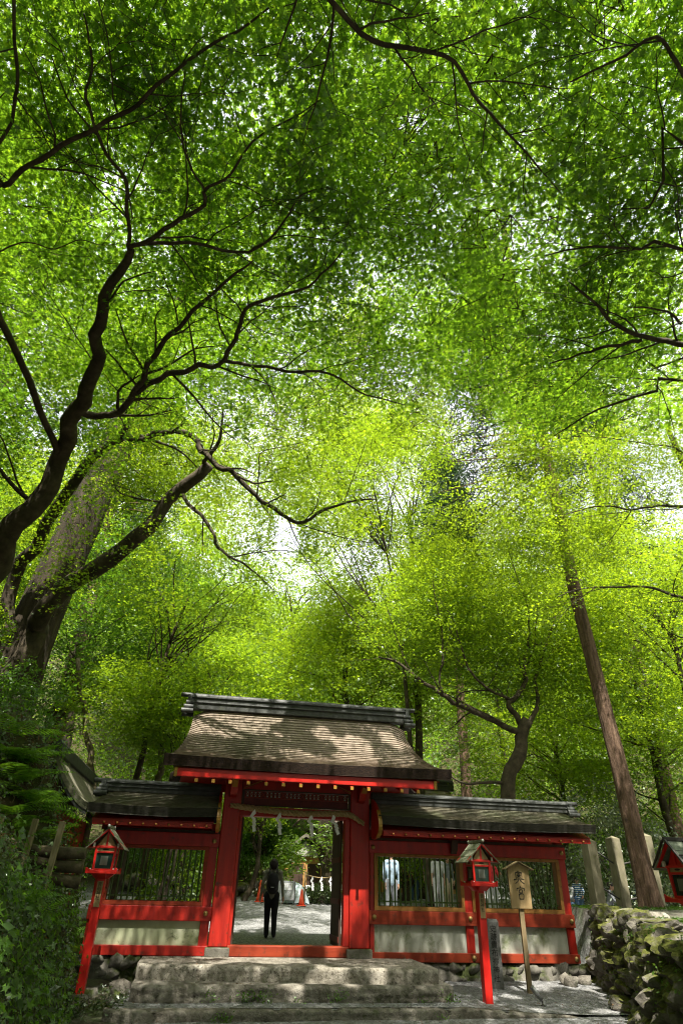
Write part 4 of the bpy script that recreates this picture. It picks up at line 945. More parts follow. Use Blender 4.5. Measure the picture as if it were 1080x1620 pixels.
    if hair == 'cap': 
        mb.ell(hd + Vector((0, .015, .045)), (.096, .104, .088), 16, 10); mb.box(hd.x - .06, hd.x + .06, hd.y - .19, hd.y - .08, hd.z + .05, hd.z + .062)
    else:
        mb.ell(hd + Vector((0, .022, .034)), (.099, .105, .098), 16, 10)
        if hair == 'bob': mb.ell(hd + Vector((0, .030, -.005)), (.116, .100, .130), 16, 10)
        if hair == 'long': mb.ell(hd + Vector((0, .05, -.08)), (.09, .06, .17), 14, 10)
    hcol = {'cap': 'black_cloth'}.get(hair, 'hair')
    o = part('cap' if hair == 'cap' else 'hair', mb, M[hcol], t, True); o.scale = (k, k, k)
    mb = MB()
    for s in (-1, 1): mb.ell(hd + Vector((s * .031, -.083, .008)), (.012, .006, .007), 8, 5)
    e = part('eyes', mb, M['ink'], t, True); e.scale = (k, k, k)
    mb = MB(); mb.ell(hd + Vector((0, -.083, -.058)), (.022, .007, .006), 8, 5); e = part('mouth', mb, M['red_cloth'], t, True); e.scale = (k, k, k)
    return t
def stand(px, py, Y): p = at(px, py, Y); return (p[0], Y, height(p[0], Y))
# the walker in the gateway, seen from behind
wy = 16.75
wk = stand(425, 1490, wy)
walk = dict(knL=(.085, -.05, .50), anL=(.075, -.03, .085), knR=(-.085, .01, .49), anR=(-.10, .10, .10), elL=(.24, .03, 1.13), wrL=(.265, -.02, .885), elR=(-.24, .05, 1.13), wrR=(-.262, .04, .885))
wr_p = person('person in black trousers with a black backpack seen from behind in the gateway', wk, PI + math.radians(4), 1.57, 'olive_shirt', 'black_cloth', 'black_cloth', walk, 'bob', voxel=.008)
bp_ = thing('backpack', 'black backpack on the back of the person in the gateway', 'backpack', (wk[0], wk[1], wk[2]), PI + math.radians(4))
mb = MB(); kk = 1.57 / 1.72
def bag(mb):
    mb.ell((0, .175 * kk, 1.18 * kk), (.155 * kk, .10 * kk, .25 * kk), 16, 10); mb.ell((0, .19 * kk, 1.02 * kk), (.14 * kk, .085 * kk, .10 * kk), 14, 8)
bag(mb); part('bag_body', mb, M['black_bag'], bp_, True)
mb = MB(); mb.ell((0, .255 * kk, 1.09 * kk), (.095 * kk, .05 * kk, .10 * kk), 12, 8); part('front_pocket', mb, M['black_cloth'], bp_, True)
mb = MB(); mb.box(-.032, .032, .300 * kk, .305 * kk, 1.07 * kk, 1.083 * kk); part('pale_tag', mb, M['paper'], bp_)
for s in (-1, 1):
    mb = MB(); mb.tube([(s * .09 * kk, .13 * kk, 1.36 * kk), (s * .10 * kk, .03 * kk, 1.475 * kk), (s * .105 * kk, -.10 * kk, 1.36 * kk), (s * .12 * kk, -.12 * kk, 1.2 * kk), (s * .13 * kk, .10 * kk, 1.02 * kk)], .019, 8); part('shoulder_strap', mb, M['black_bag'], bp_, True)
# visitors seen through the right window
person('man in pale blue shirt and cap behind the right wing window bars', stand(619, 1440, 21.0), PI + .3, 1.74, 'blue_shirt', 'grey_cloth', 'dark_shoe', dict(wrL=(.21, .05, .90)), 'cap')
person('person in white top with red bag seen through the right wing window', stand(657, 1440, 26), PI - .5, 1.52, 'white_cloth', 'jeans', 'pale_shoe', None, 'short', sleeves='short')
person('person in dusty pink top in the middle of the right wing window', stand(681, 1440, 25), 2.4, 1.60, 'pink_cloth', 'grey_cloth', 'dark_shoe', None, 'long')
person('person all in white beyond the right wing window bars', stand(695, 1440, 23.5), PI + .2, 1.66, 'white_cloth', 'white_cloth', 'pale_shoe', None, 'bob', sleeves='short')
person('person in beige trousers at the right end of the first right window', stand(711, 1440, 24.5), .4, 1.55, 'grey_cloth', 'beige', 'pale_shoe', None, 'short')
person('person in red and white seen between the red lantern and the wooden sign', stand(781, 1442, 22.5), .2, 1.62, 'red_cloth', 'white_cloth', 'pale_shoe', dict(elL=(.25, -.02, 1.15), wrL=(.22, -.2, 1.2)), 'long', sleeves='short')
rb = MB(); 
tt = thing('red_shoulder_bag', 'small red shoulder bag carried by the person in white top', 'bag', np.array(stand(652, 1440, 25.9)) + [0, -.1, .75], .2)
mb = MB(); mb.box(-.1, .1, -.05, .05, 0, .24); part('pouch', mb, M['red_cloth'], tt, False, .02)
mb = MB(); mb.tube([(-.09, 0, .23), (.05, .02, .6), (.09, 0, .23)], .01, 6); part('strap', mb, M['red_cloth'], tt, True)
# outside the right end
person('boy in blue striped shirt and denim shorts standing by the right end of the wing', stand(919, 1446, 22.0), -.55, 1.20, 'striped', 'jeans', 'pale_shoe', dict(elL=(.22, -.03, 1.15), wrL=(.20, -.16, 1.0)), 'short', shorts=True)
sitp = dict(pel=(0, 0, .50), wai=(0, -.03, .64), che=(0, -.09, .82), nek=(0, -.11, 1.0), hd=(0, -.16, 1.12), shL=(.17, -.08, .95), elL=(.2, -.22, .74), wrL=(.12, -.36, .60), shR=(-.17, -.08, .95), elR=(-.2, -.22, .74), wrR=(-.12, -.36, .60),
            hiL=(.09, -.02, .48), knL=(.12, -.42, .50), anL=(.11, -.40, .085), hiR=(-.09, -.02, .48), knR=(-.12, -.42, .50), anR=(-.13, -.44, .085))
person('person in white and jeans crouched beside the boy at the right wing end', np.array(stand(906, 1446, 22.2)), -1.0, 1.55, 'white_cloth', 'jeans', 'pale_shoe', sitp, 'short')
person('person in grey sitting between two stone fence posts', np.array(stand(964, 1440, 21.0)), 1.1, 1.6, 'grey_cloth', 'white_cloth', 'pale_shoe', sitp, 'short')
person('visitor in dark clothes sitting far behind the leaning cedar trunk', np.array(stand(1006, 1436, 22.5)), .8, 1.6, 'jeans', 'grey_cloth', 'pale_shoe', sitp, 'short')
for i, (px, Y, lab) in enumerate(((906, 22.35, 'low boulder under the crouched person at the wing end'), (964, 21.15, 'low boulder between the stone fence posts'), (1006, 22.65, 'low boulder behind the leaning cedar trunk'))):
    p = stand(px, 1440, Y); mb = MB(); rock(mb, (0, 0, .16), (.26, .22, .22), 60 + i, 2, 0, .25)
    o = part('boulder', mb, M['dark_rock'], None, True, loc=p); tag(o, lab, 'stone', 'boulders in the yard')

# ------------------------------------------------------------------ the yard beyond the gate
hall = thing('shrine_hall', 'small ochre timber hall with a broad pale thatched roof across the yard', 'building', (2.6, 29.2, 1.15), math.radians(8))
mb = MB(); mb.box(-2.9, 2.9, -1.6, 1.6, -.3, .35); part('base', mb, M['stone'], hall)
mb = MB(); mb.box(-2.5, 2.5, -1.2, 1.2, .352, 2.35); hw = part('wall', mb, M['ochre_wood'], hall)
mb = MB(); mb.box(-2.2, -1.0, -1.24, -1.205, .5, 1.9); mb.box(-.6, .6, -1.24, -1.205, .5, 1.9); mb.box(1.0, 2.2, -1.24, -1.205, .5, 1.9); part('shutter', mb, M['dark_wood'], hw)
for x in (-2.6, -.8, .8, 2.6):
    mb = MB(); mb.box(x - .08, x + .08, -1.5, -1.34, .352, 2.3); part('post', mb, M['ochre_wood'], hall, False, .01)
for z in (.75, 1.05):
    mb = MB(); mb.box(-2.9, 2.9, -1.58, -1.52, z, z + .06); part('rail', mb, M['ochre_wood'], hall)
ro, _ = roof(hall, (bark_roof_mat('pale_hall_thatch', [(.20, .16, .14), (.34, .28, .25), (.46, .39, .35), (.30, .25, .22)]), M['eave_edge']), (-2.6, -3.5), (2.6, 3.5), 0, -2.3, 4.3, 2.55, .22, 9, name='roof', nx=14)
ridge(hall, -2.7, 2.7, 0, 4.2, .16, .4, False, False)
kg = thing('wooden_kiosk', 'little ochre wooden kiosk with a peaked roof behind the notice board', 'kiosk', (-1.05, 27.3, 1.10), math.radians(4))
mb = MB(); mb.box(-.75, .75, -.5, .5, 0, 1.5); part('wall', mb, M['ochre_wood'], kg)
mb = MB(); mb.box(-.6, -.05, -.53, -.503, .25, 1.25); mb.box(.1, .6, -.53, -.503, .25, 1.25); part('panel', mb, M['dark_wood'], kg)
mb = MB(); mb.prism([(-1.05, 1.45), (0, 2.15), (1.05, 1.45), (1.05, 1.55), (0, 2.27), (-1.05, 1.55)], 'y', -.8, .8); part('roof', mb, M['bark_roof_dark'], kg)
mb = MB(); mb.prism([(-.7, 1.5), (.7, 1.5), (0, 2.0)], 'y', -.62, -.56); part('gable', mb, M['plaster'], kg)
nb = thing('notice_board', 'pale grey notice board on two legs across the yard', 'notice board', (at(452, 1420, 23.5)[0], 23.5, height(at(452, 1420, 23.5)[0], 23.5)), .05)
mb = MB(); mb.box(-.27, .27, -.03, .03, .12, .66); part('panel', mb, M['board_grey'], nb, False, .01)
for x in (-.28, .28):
    mb = MB(); mb.box(x - .02, x + .02, .03, .07, -.1, .62); part('leg', mb, M['iron'], nb)
mb = MB(); mb.box(-.16, .2, -.036, -.0305, .40, .60); part('printed_sheet', mb, M['paper'], nb)
def tarp(label, px, Y, sx, sy, h_, seed, mat='tarp'):
    p = stand(px, 1420, Y); mb = MB(); n = 16; V = []
    for j in range(n + 1):
        for i in range(n + 1):
            u, v = i / n * 2 - 1, j / n * 2 - 1; e = max(abs(u), abs(v)); z = h_ * (1 - e ** 4) * (.75 + .35 * mnoise.noise(Vector((u * 1.5, v * 1.5, seed)))) + .04 * mnoise.noise(Vector((u * 6, v * 6, seed))); V.append((u * sx, v * sy, max(z, -.02 if e < 1 else -.05)))
    mb.add(V, [(j * (n + 1) + i, j * (n + 1) + i + 1, (j + 1) * (n + 1) + i + 1, (j + 1) * (n + 1) + i) for j in range(n) for i in range(n)])
    mb.add([(a, b, -.06) for a, b in ((-sx, -sy), (sx, -sy), (sx, sy), (-sx, sy))], [(3, 2, 1, 0)])
    o = part('tarpaulin_heap', mb, M[mat], None, True, loc=p); o.rotation_euler = (0, 0, .2); return tag(o, label, 'tarpaulin')
tarp('pale blue tarpaulin over a low heap beside the notice board', 466, 24.2, .42, .5, .62, 3)
tarp('long white sheet spread over a low heap behind the red cone', 492, 25.2, .62, .45, .5, 8, 'white_cloth')
tarp('grey white sheet over a heap near the right door edge', 546, 25.0, .5, .4, .62, 12, 'tarp')
def cone(label, px, Y, h_):
    p = stand(px, 1420, Y); t = thing('traffic_cone', label, 'cone', p, 0, 'traffic cones in the yard')
    mb = MB(); mb.lathe([(.16 * h_ / .7, .03), (.125 * h_ / .7, .1), (.03, h_), (.02, h_)], 14); part('cone_body', mb, M['cone'], t, True)
    mb = MB(); mb.box(-.15, .15, -.15, .15, 0, .03); part('foot', mb, M['cone'], t, False, .01)
cone('orange red cone right of the notice board', 477, 23.3, .46); cone('orange cone half hidden left of the walker', 411, 24.0, .62)
# rope barrier with paper strips round the old tree
rp = thing('rope_barrier', 'thin rope with white paper strips on short poles round the old tree', 'rope barrier', (at(508, 1420, 23.6)[0], 23.6, height(at(508, 1420, 23.6)[0], 23.6)), 0)
for x in (-.55, .55):
    mb = MB(); mb.tube([(x, 0, -.1), (x, 0, .95)], .025, 8); part('pole', mb, M['post_wood'], rp, True)
mb = MB(); mb.tube([(-.55 + i * .11, 0, .86 - .08 * math.sin(PI * i / 10)) for i in range(11)], .016, 7); part('rope', mb, M['straw'], rp, True)
for x in (-.3, 0, .3):
    o = link('paper_streamer', sm, rp, 0, (x, -.02, .80)); o.scale = (.8, 1, .8)
# rubble at the foot of the back bank, stones by the left wing
rs2 = random.Random(21)
mb = MB()
for i in range(46):
    X = -4.6 + i * .12 + rs2.uniform(-.1, .1); p = fac(X, 11.25 + rs2.uniform(-.25, .5), 0); rock(mb, (p[0], p[1], height(p[0], p[1] - .3) + rs2.uniform(.0, .5)), (rs2.uniform(.14, .34), .22, rs2.uniform(.12, .24)), i, 2, rs2.uniform(0, 3))
bw = part('rubble_bank_wall', mb, M['wall_stone'], None, True); tag(bw, 'low rubble stone wall below the grassy bank at the back of the yard', 'wall')
for i in range(14):
    X, Yo = rs2.uniform(-3.7, -2.8), rs2.uniform(-2.6, -.3); p = fac(X, Yo, 0); s_ = rs2.uniform(.06, .17); mb = MB(); rock(mb, (0, 0, 0), (s_ * 1.3, s_, s_ * .8), 200 + i, 2, rs2.uniform(0, 3), .3)
    o = part('loose_stone', mb, M['dark_rock'] if i % 4 else M['rough_stone'], None, True, loc=(p[0], p[1], .02 + s_ * .3)); tag(o, 'loose mossy stone lying between the left lantern and the steps', 'stone', 'loose stones left of the steps')
for i, (px, py, Yy) in enumerate(((925, 1552, 15.2), (905, 1556, 14.9), (895, 1550, 15.1))):
    p = at(px, py, Yy); mb = MB(); rock(mb, (0, 0, 0), (.17 - .03 * i, .13, .11), 240 + i, 2, i, .3); o = part('loose_stone', mb, M['rough_stone'], None, True, loc=(p[0], Yy, .17)); tag(o, 'pale loose stone in the corner below the right end of the wing wall', 'stone', 'loose stones by the wing end')

# ------------------------------------------------------------------ foliage
def tmpl_star(angs, lens, notch, base=.12, droop=.12):
    pts = []
    order = sorted(zip(angs, lens)); n = len(order)
    for i, (a_, l_) in enumerate(order):
        ar = math.radians(a_); pts.append((l_ * math.sin(ar), l_ * math.cos(ar), -droop * l_ * l_))
        if i < n - 1:
            b_ = math.radians((a_ + order[i + 1][0]) / 2); pts.append((notch * math.sin(b_), notch * math.cos(b_), .03))
    pts.append((0, -base, 0)); return np.array(pts)
STAR7 = tmpl_star((-128, -86, -44, 0, 44, 86, 128), (.42, .72, .95, 1.05, .95, .72, .42), .30)
STAR5 = tmpl_star((-112, -56, 0, 56, 112), (.58, .88, 1.05, .88, .58), .34)
TRI = tmpl_star((-70, 0, 70), (.85, 1.05, .85), .38, .3)
KITE = np.array([(0, -.9, 0), (.42, -.05, -.05), (0, 1.0, -.1), (-.42, -.05, -.05)])
BLADE = np.array([(0, -1, 0), (.13, -.1, .03), (.08, .6, 0), (0, 1.0, -.12), (-.1, .5, 0), (-.13, -.2, .03)])
def unit(v): return v / np.maximum(np.linalg.norm(v, axis=-1, keepdims=True), 1e-9)
def leaf_mesh(name, C, Nn, S, T, mat, origin=(0, 0, 0), dirs=None):
    """N little faces of outline T at C, facing Nn, of half size S"""
    N_, k = len(C), len(T)
    Nn = unit(Nn); R_ = RNG.normal(size=(N_, 3)) if dirs is None else dirs
    t1 = unit(np.cross(R_, Nn)); t2 = np.cross(Nn, t1)
    asp = RNG.uniform(.8, 1.15, (N_, 1))
    V = (C - np.array(origin))[:, None, :] + S[:, None, None] * (T[None, :, 0:1] * (t1 * asp)[:, None, :] + T[None, :, 1:2] * t2[:, None, :] + T[None, :, 2:3] * Nn[:, None, :])
    me = bpy.data.meshes.new(name); me.vertices.add(N_ * k); me.vertices.foreach_set('co', V.astype(np.float32).ravel())
    me.loops.add(N_ * k); me.loops.foreach_set('vertex_index', np.arange(N_ * k, dtype=np.int32))
    me.polygons.add(N_); me.polygons.foreach_set('loop_start', np.arange(0, N_ * k, k, dtype=np.int32))
    me.materials.append(mat); me.update(calc_edges=True); return me
def sprays(C, R, n, flat=.10, tilt=.22, jit=.42, droop=.25):
    """flat layered sprays of leaves round the points C: positions and normals"""
    C = np.asarray(C); m = len(C); R = np.broadcast_to(np.asarray(R, float), (m,))
    nrm = unit(np.stack([RNG.normal(0, tilt, m), RNG.normal(0, tilt, m), np.ones(m)], -1))
    a = RNG.uniform(0, 2 * PI, (m, n)); r = np.sqrt(RNG.uniform(0, 1, (m, n))) * R[:, None] * RNG.uniform(.75, 1.1, (m, n))
    ex = unit(np.cross(nrm, RNG.normal(size=(m, 3)))); ey = np.cross(nrm, ex)
    P = C[:, None, :] + (r * np.cos(a))[..., None] * ex[:, None] + (r * np.sin(a) * .75)[..., None] * ey[:, None] + RNG.normal(0, flat, (m, n))[..., None] * R[:, None, None] * nrm[:, None]
    P[..., 2] -= droop * (r ** 2) / np.maximum(R[:, None], .01) * .6
    Nn = nrm[:, None, :] + RNG.normal(0, jit, (m, n, 3)); flip = RNG.uniform(size=(m, n, 1)) < .06
    return P.reshape(-1, 3), (Nn * np.where(flip, -1, 1)).reshape(-1, 3)
def in_ellipsoid(c, r, n, shell=.0):
    v = unit(RNG.normal(size=(n, 3))); q = RNG.uniform(shell ** 3, 1, n) ** (1 / 3); return np.array(c) + v * q[:, None] * np.array(r)
def clumped(c, r, n, sc=.55, thr=.44, seed=0):
    C = in_ellipsoid(c, r, int(n * 1.75)); k = fbm(C * np.array([sc, sc, sc * 1.4]), 200 + seed) + RNG.normal(0, .04, len(C)) > thr; return C[k][:n]
def twigs(t, Cs, R=.5, n=3):
    mb = MB(); b = np.array(t.location)
    for c in Cs:
        a0 = random.uniform(0, 6.28)
        for q in range(n):
            a_ = a0 + random.uniform(-.7, .7) + (q % 2) * .9; p = c - b - np.array([math.cos(a0), math.sin(a0), .1]) * R * .7; e = p + np.array([math.cos(a_), math.sin(a_), random.uniform(-.1, .2)]) * R * random.uniform(.8, 1.7); m_ = (p + e) / 2 + np.array([random.uniform(-.06, .06), random.uniform(-.06, .06), .03])
            mb.tube([p, m_, e], [.0075, .005, .002], 4, False)
    return part('twigs', mb, M['bark_maple'], t)
def project(P):
    q = P - CAM; z = q @ DV; zz = np.where(np.abs(z) < .05, .05, z)
    return 540 + F_PX * (q @ RV) / zz, 810 - F_PX * (q @ UV) / zz, z
def sun_keep(P, soft=1.0):
    """openings in the canopy through which the sun reaches the roofs, steps and terrace"""
    q = P - SUN[None] * ((P[:, 2] - 2.2) / SUN[2])[:, None]
    X, Yo = to_fac(q[:, 0], q[:, 1])
    n = .62 * fbm(np.stack([X * .75, Yo * .75], -1), 31, 2) + .38 * fbm(np.stack([X * 2.3, Yo * 2.3], -1), 37, 2)
    thr = np.interp(X, [-3.4, -2.2, -.5, 1.6, 2.9, 4.2, 9], [.0, .44, .47, .45, .49, .50, .52])
    thr = np.where(Yo > .9, .52, thr); thr = np.where(Yo < -2.4, np.interp(X, [-3.5, -1, 3, 5], [.25, .42, .52, .58]), thr)
    thr = np.where((Yo < -7) | (Yo > 14), .30, thr)
    return n > thr * soft
GAPS = [(452, 852, 22, 34, .9), (430, 900, 40, 70, .25), (655, 195, 26, 20, .7), (690, 75, 60, 45, .2), (815, 300, 45, 70, .2), (700, 480, 40, 30, .3), (640, 640, 70, 60, .15), (690, 790, 40, 40, .25), (600, 700, 60, 90, .1), (840, 560, 50, 60, .25), (205, 280, 30, 40, .3), (265, 450, 30, 30, .35), (490, 45, 40, 30, .45), (860, 100, 40, 60, .3), (640, 330, 80, 60, .1), (330, 690, 60, 40, .25)]
def gap_keep(P, k=1.0):
    px, py, z = project(P); pr = np.zeros(len(P))
    for cx, cy, rx, ry, s in GAPS:
        d = ((px - cx) / rx) ** 2 + ((py - cy) / ry) ** 2; pr = np.maximum(pr, s * np.clip(1.6 - d, 0, 1))
    return (RNG.uniform(size=len(P)) > pr * k) | (z < 0)
ZCAP = [99.0]
def to3(p):
    if p[0] == 'w': return np.array(p[1:], float)
    q = at(*p)
    return q if q[2] <= ZCAP[0] else CAM + (q - CAM) * ((ZCAP[0] - CAM[2]) / (q[2] - CAM[2]))
def line3(poly, n=None):
    P = np.array([to3(p) for p in poly]); return crv(P, n or max(6, len(poly) * 4))
def branch_tubes(mb, pts, r0, r1, n=7, wob=.0, expo=.8):
    k = len(pts); t = np.linspace(0, 1, k); r = r1 + (r0 - r1) * (1 - t) ** expo
    if wob:
        pts = pts.copy(); o = random.uniform(0, 99)
        for i in range(k): v = mnoise.noise_vector(Vector((i * .45 + o, o, 1))); pts[i] += np.array(v) * wob * r[i] * 2.2
    mb.tube(pts, list(r), n, True, .07 if n > 6 else 0)
def grow(mb, pts, r0, r1, step, length, lv, tips, up=.12, spread=(30, 62)):
    """side branches along a curve; tips collects the places that carry leaf sprays"""
    seg = np.linalg.norm(np.diff(pts, axis=0), axis=1); tot = seg.sum(); s = step * random.uniform(.6, 1.2); sd = random.choice((-1, 1)); acc = np.concatenate([[0], np.cumsum(seg)])
    while s < tot:
        i = int(np.clip(np.searchsorted(acc, s) - 1, 0, len(pts) - 2)); p = pts[i] + (pts[i + 1] - pts[i]) * ((s - acc[i]) / max(seg[i], 1e-6)); d = unit(pts[i + 1] - pts[i])
        f = s / tot; ln = length * random.uniform(.55, 1.15) * (1.1 - .55 * f); an = math.radians(random.uniform(*spread)) * sd
        ax = unit(np.array([random.gauss(0, .35), random.gauss(0, .35), 1.0])); q = Matrix.Rotation(an, 3, Vector(ax)) @ Vector(d); q = np.array(q); q[2] = q[2] * .6 + up * random.uniform(-.3, 1.4); q = unit(q)
        m = 6; C = [p]; dd = q.copy()
        for j in range(m): dd = unit(dd + np.array([random.gauss(0, .16), random.gauss(0, .16), random.gauss(-.02, .07)])); C.append(C[-1] + dd * ln / m)
        C = np.array(C); rb = max(.004, (r1 + (r0 - r1) * (1 - f)) * .5)
        branch_tubes(mb, C, rb, max(.0025, rb * .3), 5 if lv else 4)
        tips += [C[3], C[4], C[-1]] if lv == 0 else [C[-1], C[4]]
        if lv > 0: grow(mb, C, rb, rb * .35, step * .62, length * .52, lv - 1, tips, up)
        s += step * random.uniform(.65, 1.35); sd = -sd
def tree(name, label, base, group=None): return thing(name, label, 'tree', base, 0, group)
def add_trunk(t, mb, mat, nm='trunk'):
    b = np.array(t.location); mb.v = [tuple(np.array(p) - b) for p in mb.v]; return part(nm, mb, mat, t, True)
def add_crown(t, P, Nn, S, T, mat, cull_sun=False, gaps=True, nm='crown', soft=1.0, minz=None, mind=3.2):
    keep = np.ones(len(P), bool)
    if cull_sun: keep &= sun_keep(P, soft)
    if gaps: keep &= gap_keep(P)
    keep &= np.linalg.norm(P - CAM, axis=1) > mind
    if minz is not None: keep &= P[:, 2] > minz
    px, py, z = project(P)                                    # far outside the picture and far from the sun's path: thin out
    P, Nn = P[keep], Nn[keep]
    S = S * RNG.uniform(.55, 1.25, len(P)); o = link(nm, leaf_mesh(nm, P, Nn, S, T, mat, t.location), t); return o

# --- the old maple on the left, whose branches cross the upper half of the picture
ZCAP[0] = 8.7
b1 = (-8.3, 10.2, height(-8.3, 10.2) - .2)
T1 = tree('old_maple_tree', 'tall dark limbed maple leaning in from the left edge', b1)
mb = MB(); tips = []
stemA = line3([('w', *b1), (-70, 960, 10.2), (0, 872, 9.9), (52, 800, 9.6), (95, 722, 9.2), (122, 645, 8.7), (148, 580, 8.2), (160, 490, 7.4), (205, 395, 6.6)], 40)
branch_tubes(mb, stemA, .26, .048, 12, .5, .9)
A = [([(205, 395, 6.6), (201, 300, 5.7), (190, 275, 5.4), (155, 215, 4.9), (136, 150, 4.4), (145, 100, 4.0), (133, 20, 3.4)], .040, .010),
     ([(155, 215, 4.9), (110, 160, 4.6), (82, 90, 4.2)], .018, .006), ([(201, 300, 5.7), (206, 350, 6.0), (130, 205, 4.8)], .012, .005),
     ([(205, 395, 6.6), (260, 365, 6.5), (318, 326, 6.3), (324, 300, 6.1)], .045, .030),
     ([(324, 300, 6.1), (295, 250, 5.6), (286, 190, 5.2), (293, 110, 4.6)], .022, .006), ([(290, 230, 5.5), (262, 180, 5.2), (246, 145, 5.0)], .012, .004),
     ([(324, 300, 6.1), (364, 275, 6.0), (400, 222, 5.6), (460, 187, 5.4), (520, 150, 5.2)], .024, .006),
     ([(207, 393, 6.6), (262, 384, 6.7), (330, 390, 6.8), (392, 398, 6.9), (440, 365, 6.8), (475, 312, 6.5), (520, 296, 6.4)], .040, .007),
     ([(392, 398, 6.9), (450, 372, 6.8), (540, 385, 7.0)], .014, .005),
     ([(122, 645, 8.7), (160, 660, 8.8), (215, 620, 8.8), (243, 565, 8.5), (275, 520, 8.2), (335, 465, 7.9), (400, 412, 7.5)], .10, .012),
     ([(215, 620, 8.8), (262, 595, 9.0), (318, 580, 9.2), (355, 568, 9.2), (380, 515, 8.9), (394, 486, 8.7), (440, 470, 8.7), (482, 455, 8.7), (512, 430, 8.5), (542, 396, 8.3)], .075, .010),
     ([(355, 568, 9.2), (400, 578, 9.5), (460, 590, 9.8), (520, 590, 10.0), (572, 622, 10.3), (640, 640, 10.5)], .042, .008),
     ([(394, 486, 8.7), (391, 465, 8.5)], .02, .006), ([(394, 486, 8.7), (386, 500, 8.8), (430, 528, 9.2), (500, 515, 9.4)], .012, .004),
     ([(165, 490, 7.5), (188, 455, 7.2), (215, 437, 7.1), (250, 428, 7.0)], .03, .006), ([(150, 580, 8.2), (140, 560, 8.0), (100, 500, 7.7), (65, 445, 7.3)], .014, .005),
     ([(52, 800, 9.6), (20, 760, 9.4), (-40, 700, 9.2)], .07, .02), ([(0, 291, 5.6), (60, 255, 5.6), (140, 205, 5.6), (200, 178, 5.4), (300, 92, 4.9), (380, 45, 4.6), (430, 10, 4.4)], .046, .010),
     ([(20, -10, 3.9), (25, 100, 4.3), (22, 180, 4.7), (0, 222, 5.0), (-60, 320, 5.8)], .022, .03), ([(0, 398, 6.4), (42, 382, 6.3), (85, 394, 6.4), (128, 380, 6.4), (160, 388, 6.4), (190, 384, 6.4)], .016, .005)]
for poly, r0, r1 in A:
    r0 *= .70; r1 *= .75; L3 = line3(poly); branch_tubes(mb, L3, r0, r1, 8, .9); grow(mb, L3, r0, r1, .40, 1.4, 1, tips)
# the far bough joining the upper-left pieces back to the trunk
branch_tubes(mb, line3([(95, 722, 9.2), (30, 560, 8.0), (-40, 400, 6.6), (-60, 320, 5.8), (0, 291, 5.6)]), .06, .045, 8, .5)
add_trunk(T1, mb, M['bark_maple'])
tips = np.array(tips) + RNG.normal(0, .12, (len(tips), 3)) + np.array([0, 0, .40])
print('T1 tips', len(tips))
P1, N1 = sprays(tips, .42, 22, .09, .2, .38)
fill = clumped((-3.0, 4.6, 10.7), (6.6, 6.8, 1.3), 1420, .55, .38, 1); twigs(T1, fill[::2]); P2, N2 = sprays(fill, RNG.uniform(.5, .85, len(fill)), 60, .08, .18, .36)
fill = in_ellipsoid((-5.8, 9.0, 10.2), (3.0, 2.6, 1.8), 260); P3, N3 = sprays(fill, .6, 45, .09, .2, .4)
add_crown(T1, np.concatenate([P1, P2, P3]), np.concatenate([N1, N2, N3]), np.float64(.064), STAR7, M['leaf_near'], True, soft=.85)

# --- second maple, behind the big cedar: the long bough over the gate
ZCAP[0] = 99.0
b2 = (-7.4, 15.2, height(-7.4, 15.2) - .2)
T2 = tree('spreading_maple_tree', 'maple whose long crooked bough reaches toward the gate from behind the big cedar', b2)
mb = MB(); tips = []
C_ = line3([('w', *b2), (30, 1060, 14.6), (68, 990, 14.2), (120, 925, 13.8), (200, 860, 13.2), (262, 795, 12.7), (325, 738, 12.2)], 30); branch_tubes(mb, C_, .36, .13, 12, .6, .9)
B_ = line3([('w', b2[0] - .3, b2[1], b2[2]), (20, 950, 14.4), (55, 875, 13.8), (85, 820, 13.2), (112, 770, 12.6), (150, 722, 12.0), (192, 692, 11.7)], 30); branch_tubes(mb, B_, .24, .11, 10, .6, .9)
A = [([(192, 692, 11.7), (240, 688, 11.6), (300, 690, 11.5), (322, 715, 11.5), (345, 735, 11.5), (372, 752, 11.5), (406, 785, 11.6), (440, 808, 11.6), (472, 828, 11.7), (505, 812, 11.6), (545, 796, 11.5), (592, 790, 11.4)], .085, .016),
     ([(372, 752, 11.5), (400, 764, 11.3), (432, 760, 11.1)], .03, .012), ([(406, 785, 11.6), (410, 740, 11.2), (414, 715, 11.0), (480, 700, 10.8)], .016, .006),
     ([(290, 780, 12.4), (318, 815, 12.4), (340, 848, 12.4), (345, 868, 12.3), (372, 885, 12.2), (404, 906, 12.1)], .05, .016),
     ([(372, 880, 12.2), (420, 872, 12.1), (465, 872, 12.0)], .016, .006), ([(404, 906, 12.1), (430, 930, 12.1), (442, 940, 12.0)], .012, .005),
     ([(262, 795, 12.7), (190, 780, 12.4), (178, 745, 12.1)], .03, .008), ([(325, 738, 12.2), (345, 700, 11.6), (352, 640, 11.0)], .06, .012),
     ([(545, 796, 11.5), (562, 745, 11.2), (578, 700, 10.8)], .012, .005), ([(472, 828, 11.7), (540, 850, 11.8), (610, 862, 11.9)], .014, .005),
     ([(192, 692, 11.7), (225, 610, 11.0), (250, 560, 10.4), (232, 500, 9.6)], .08, .03)]
for poly, r0, r1 in A:
    L3 = line3(poly); branch_tubes(mb, L3, r0, r1, 7, 1.0); grow(mb, L3, r0, r1, .5, 1.5, 1, tips)
add_trunk(T2, mb, M['bark_maple'])
tips = np.array(tips) + RNG.normal(0, .12, (len(tips), 3)) + np.array([0, 0, .40]); P1, N1 = sprays(tips, .42, 15, .09, .2, .4)
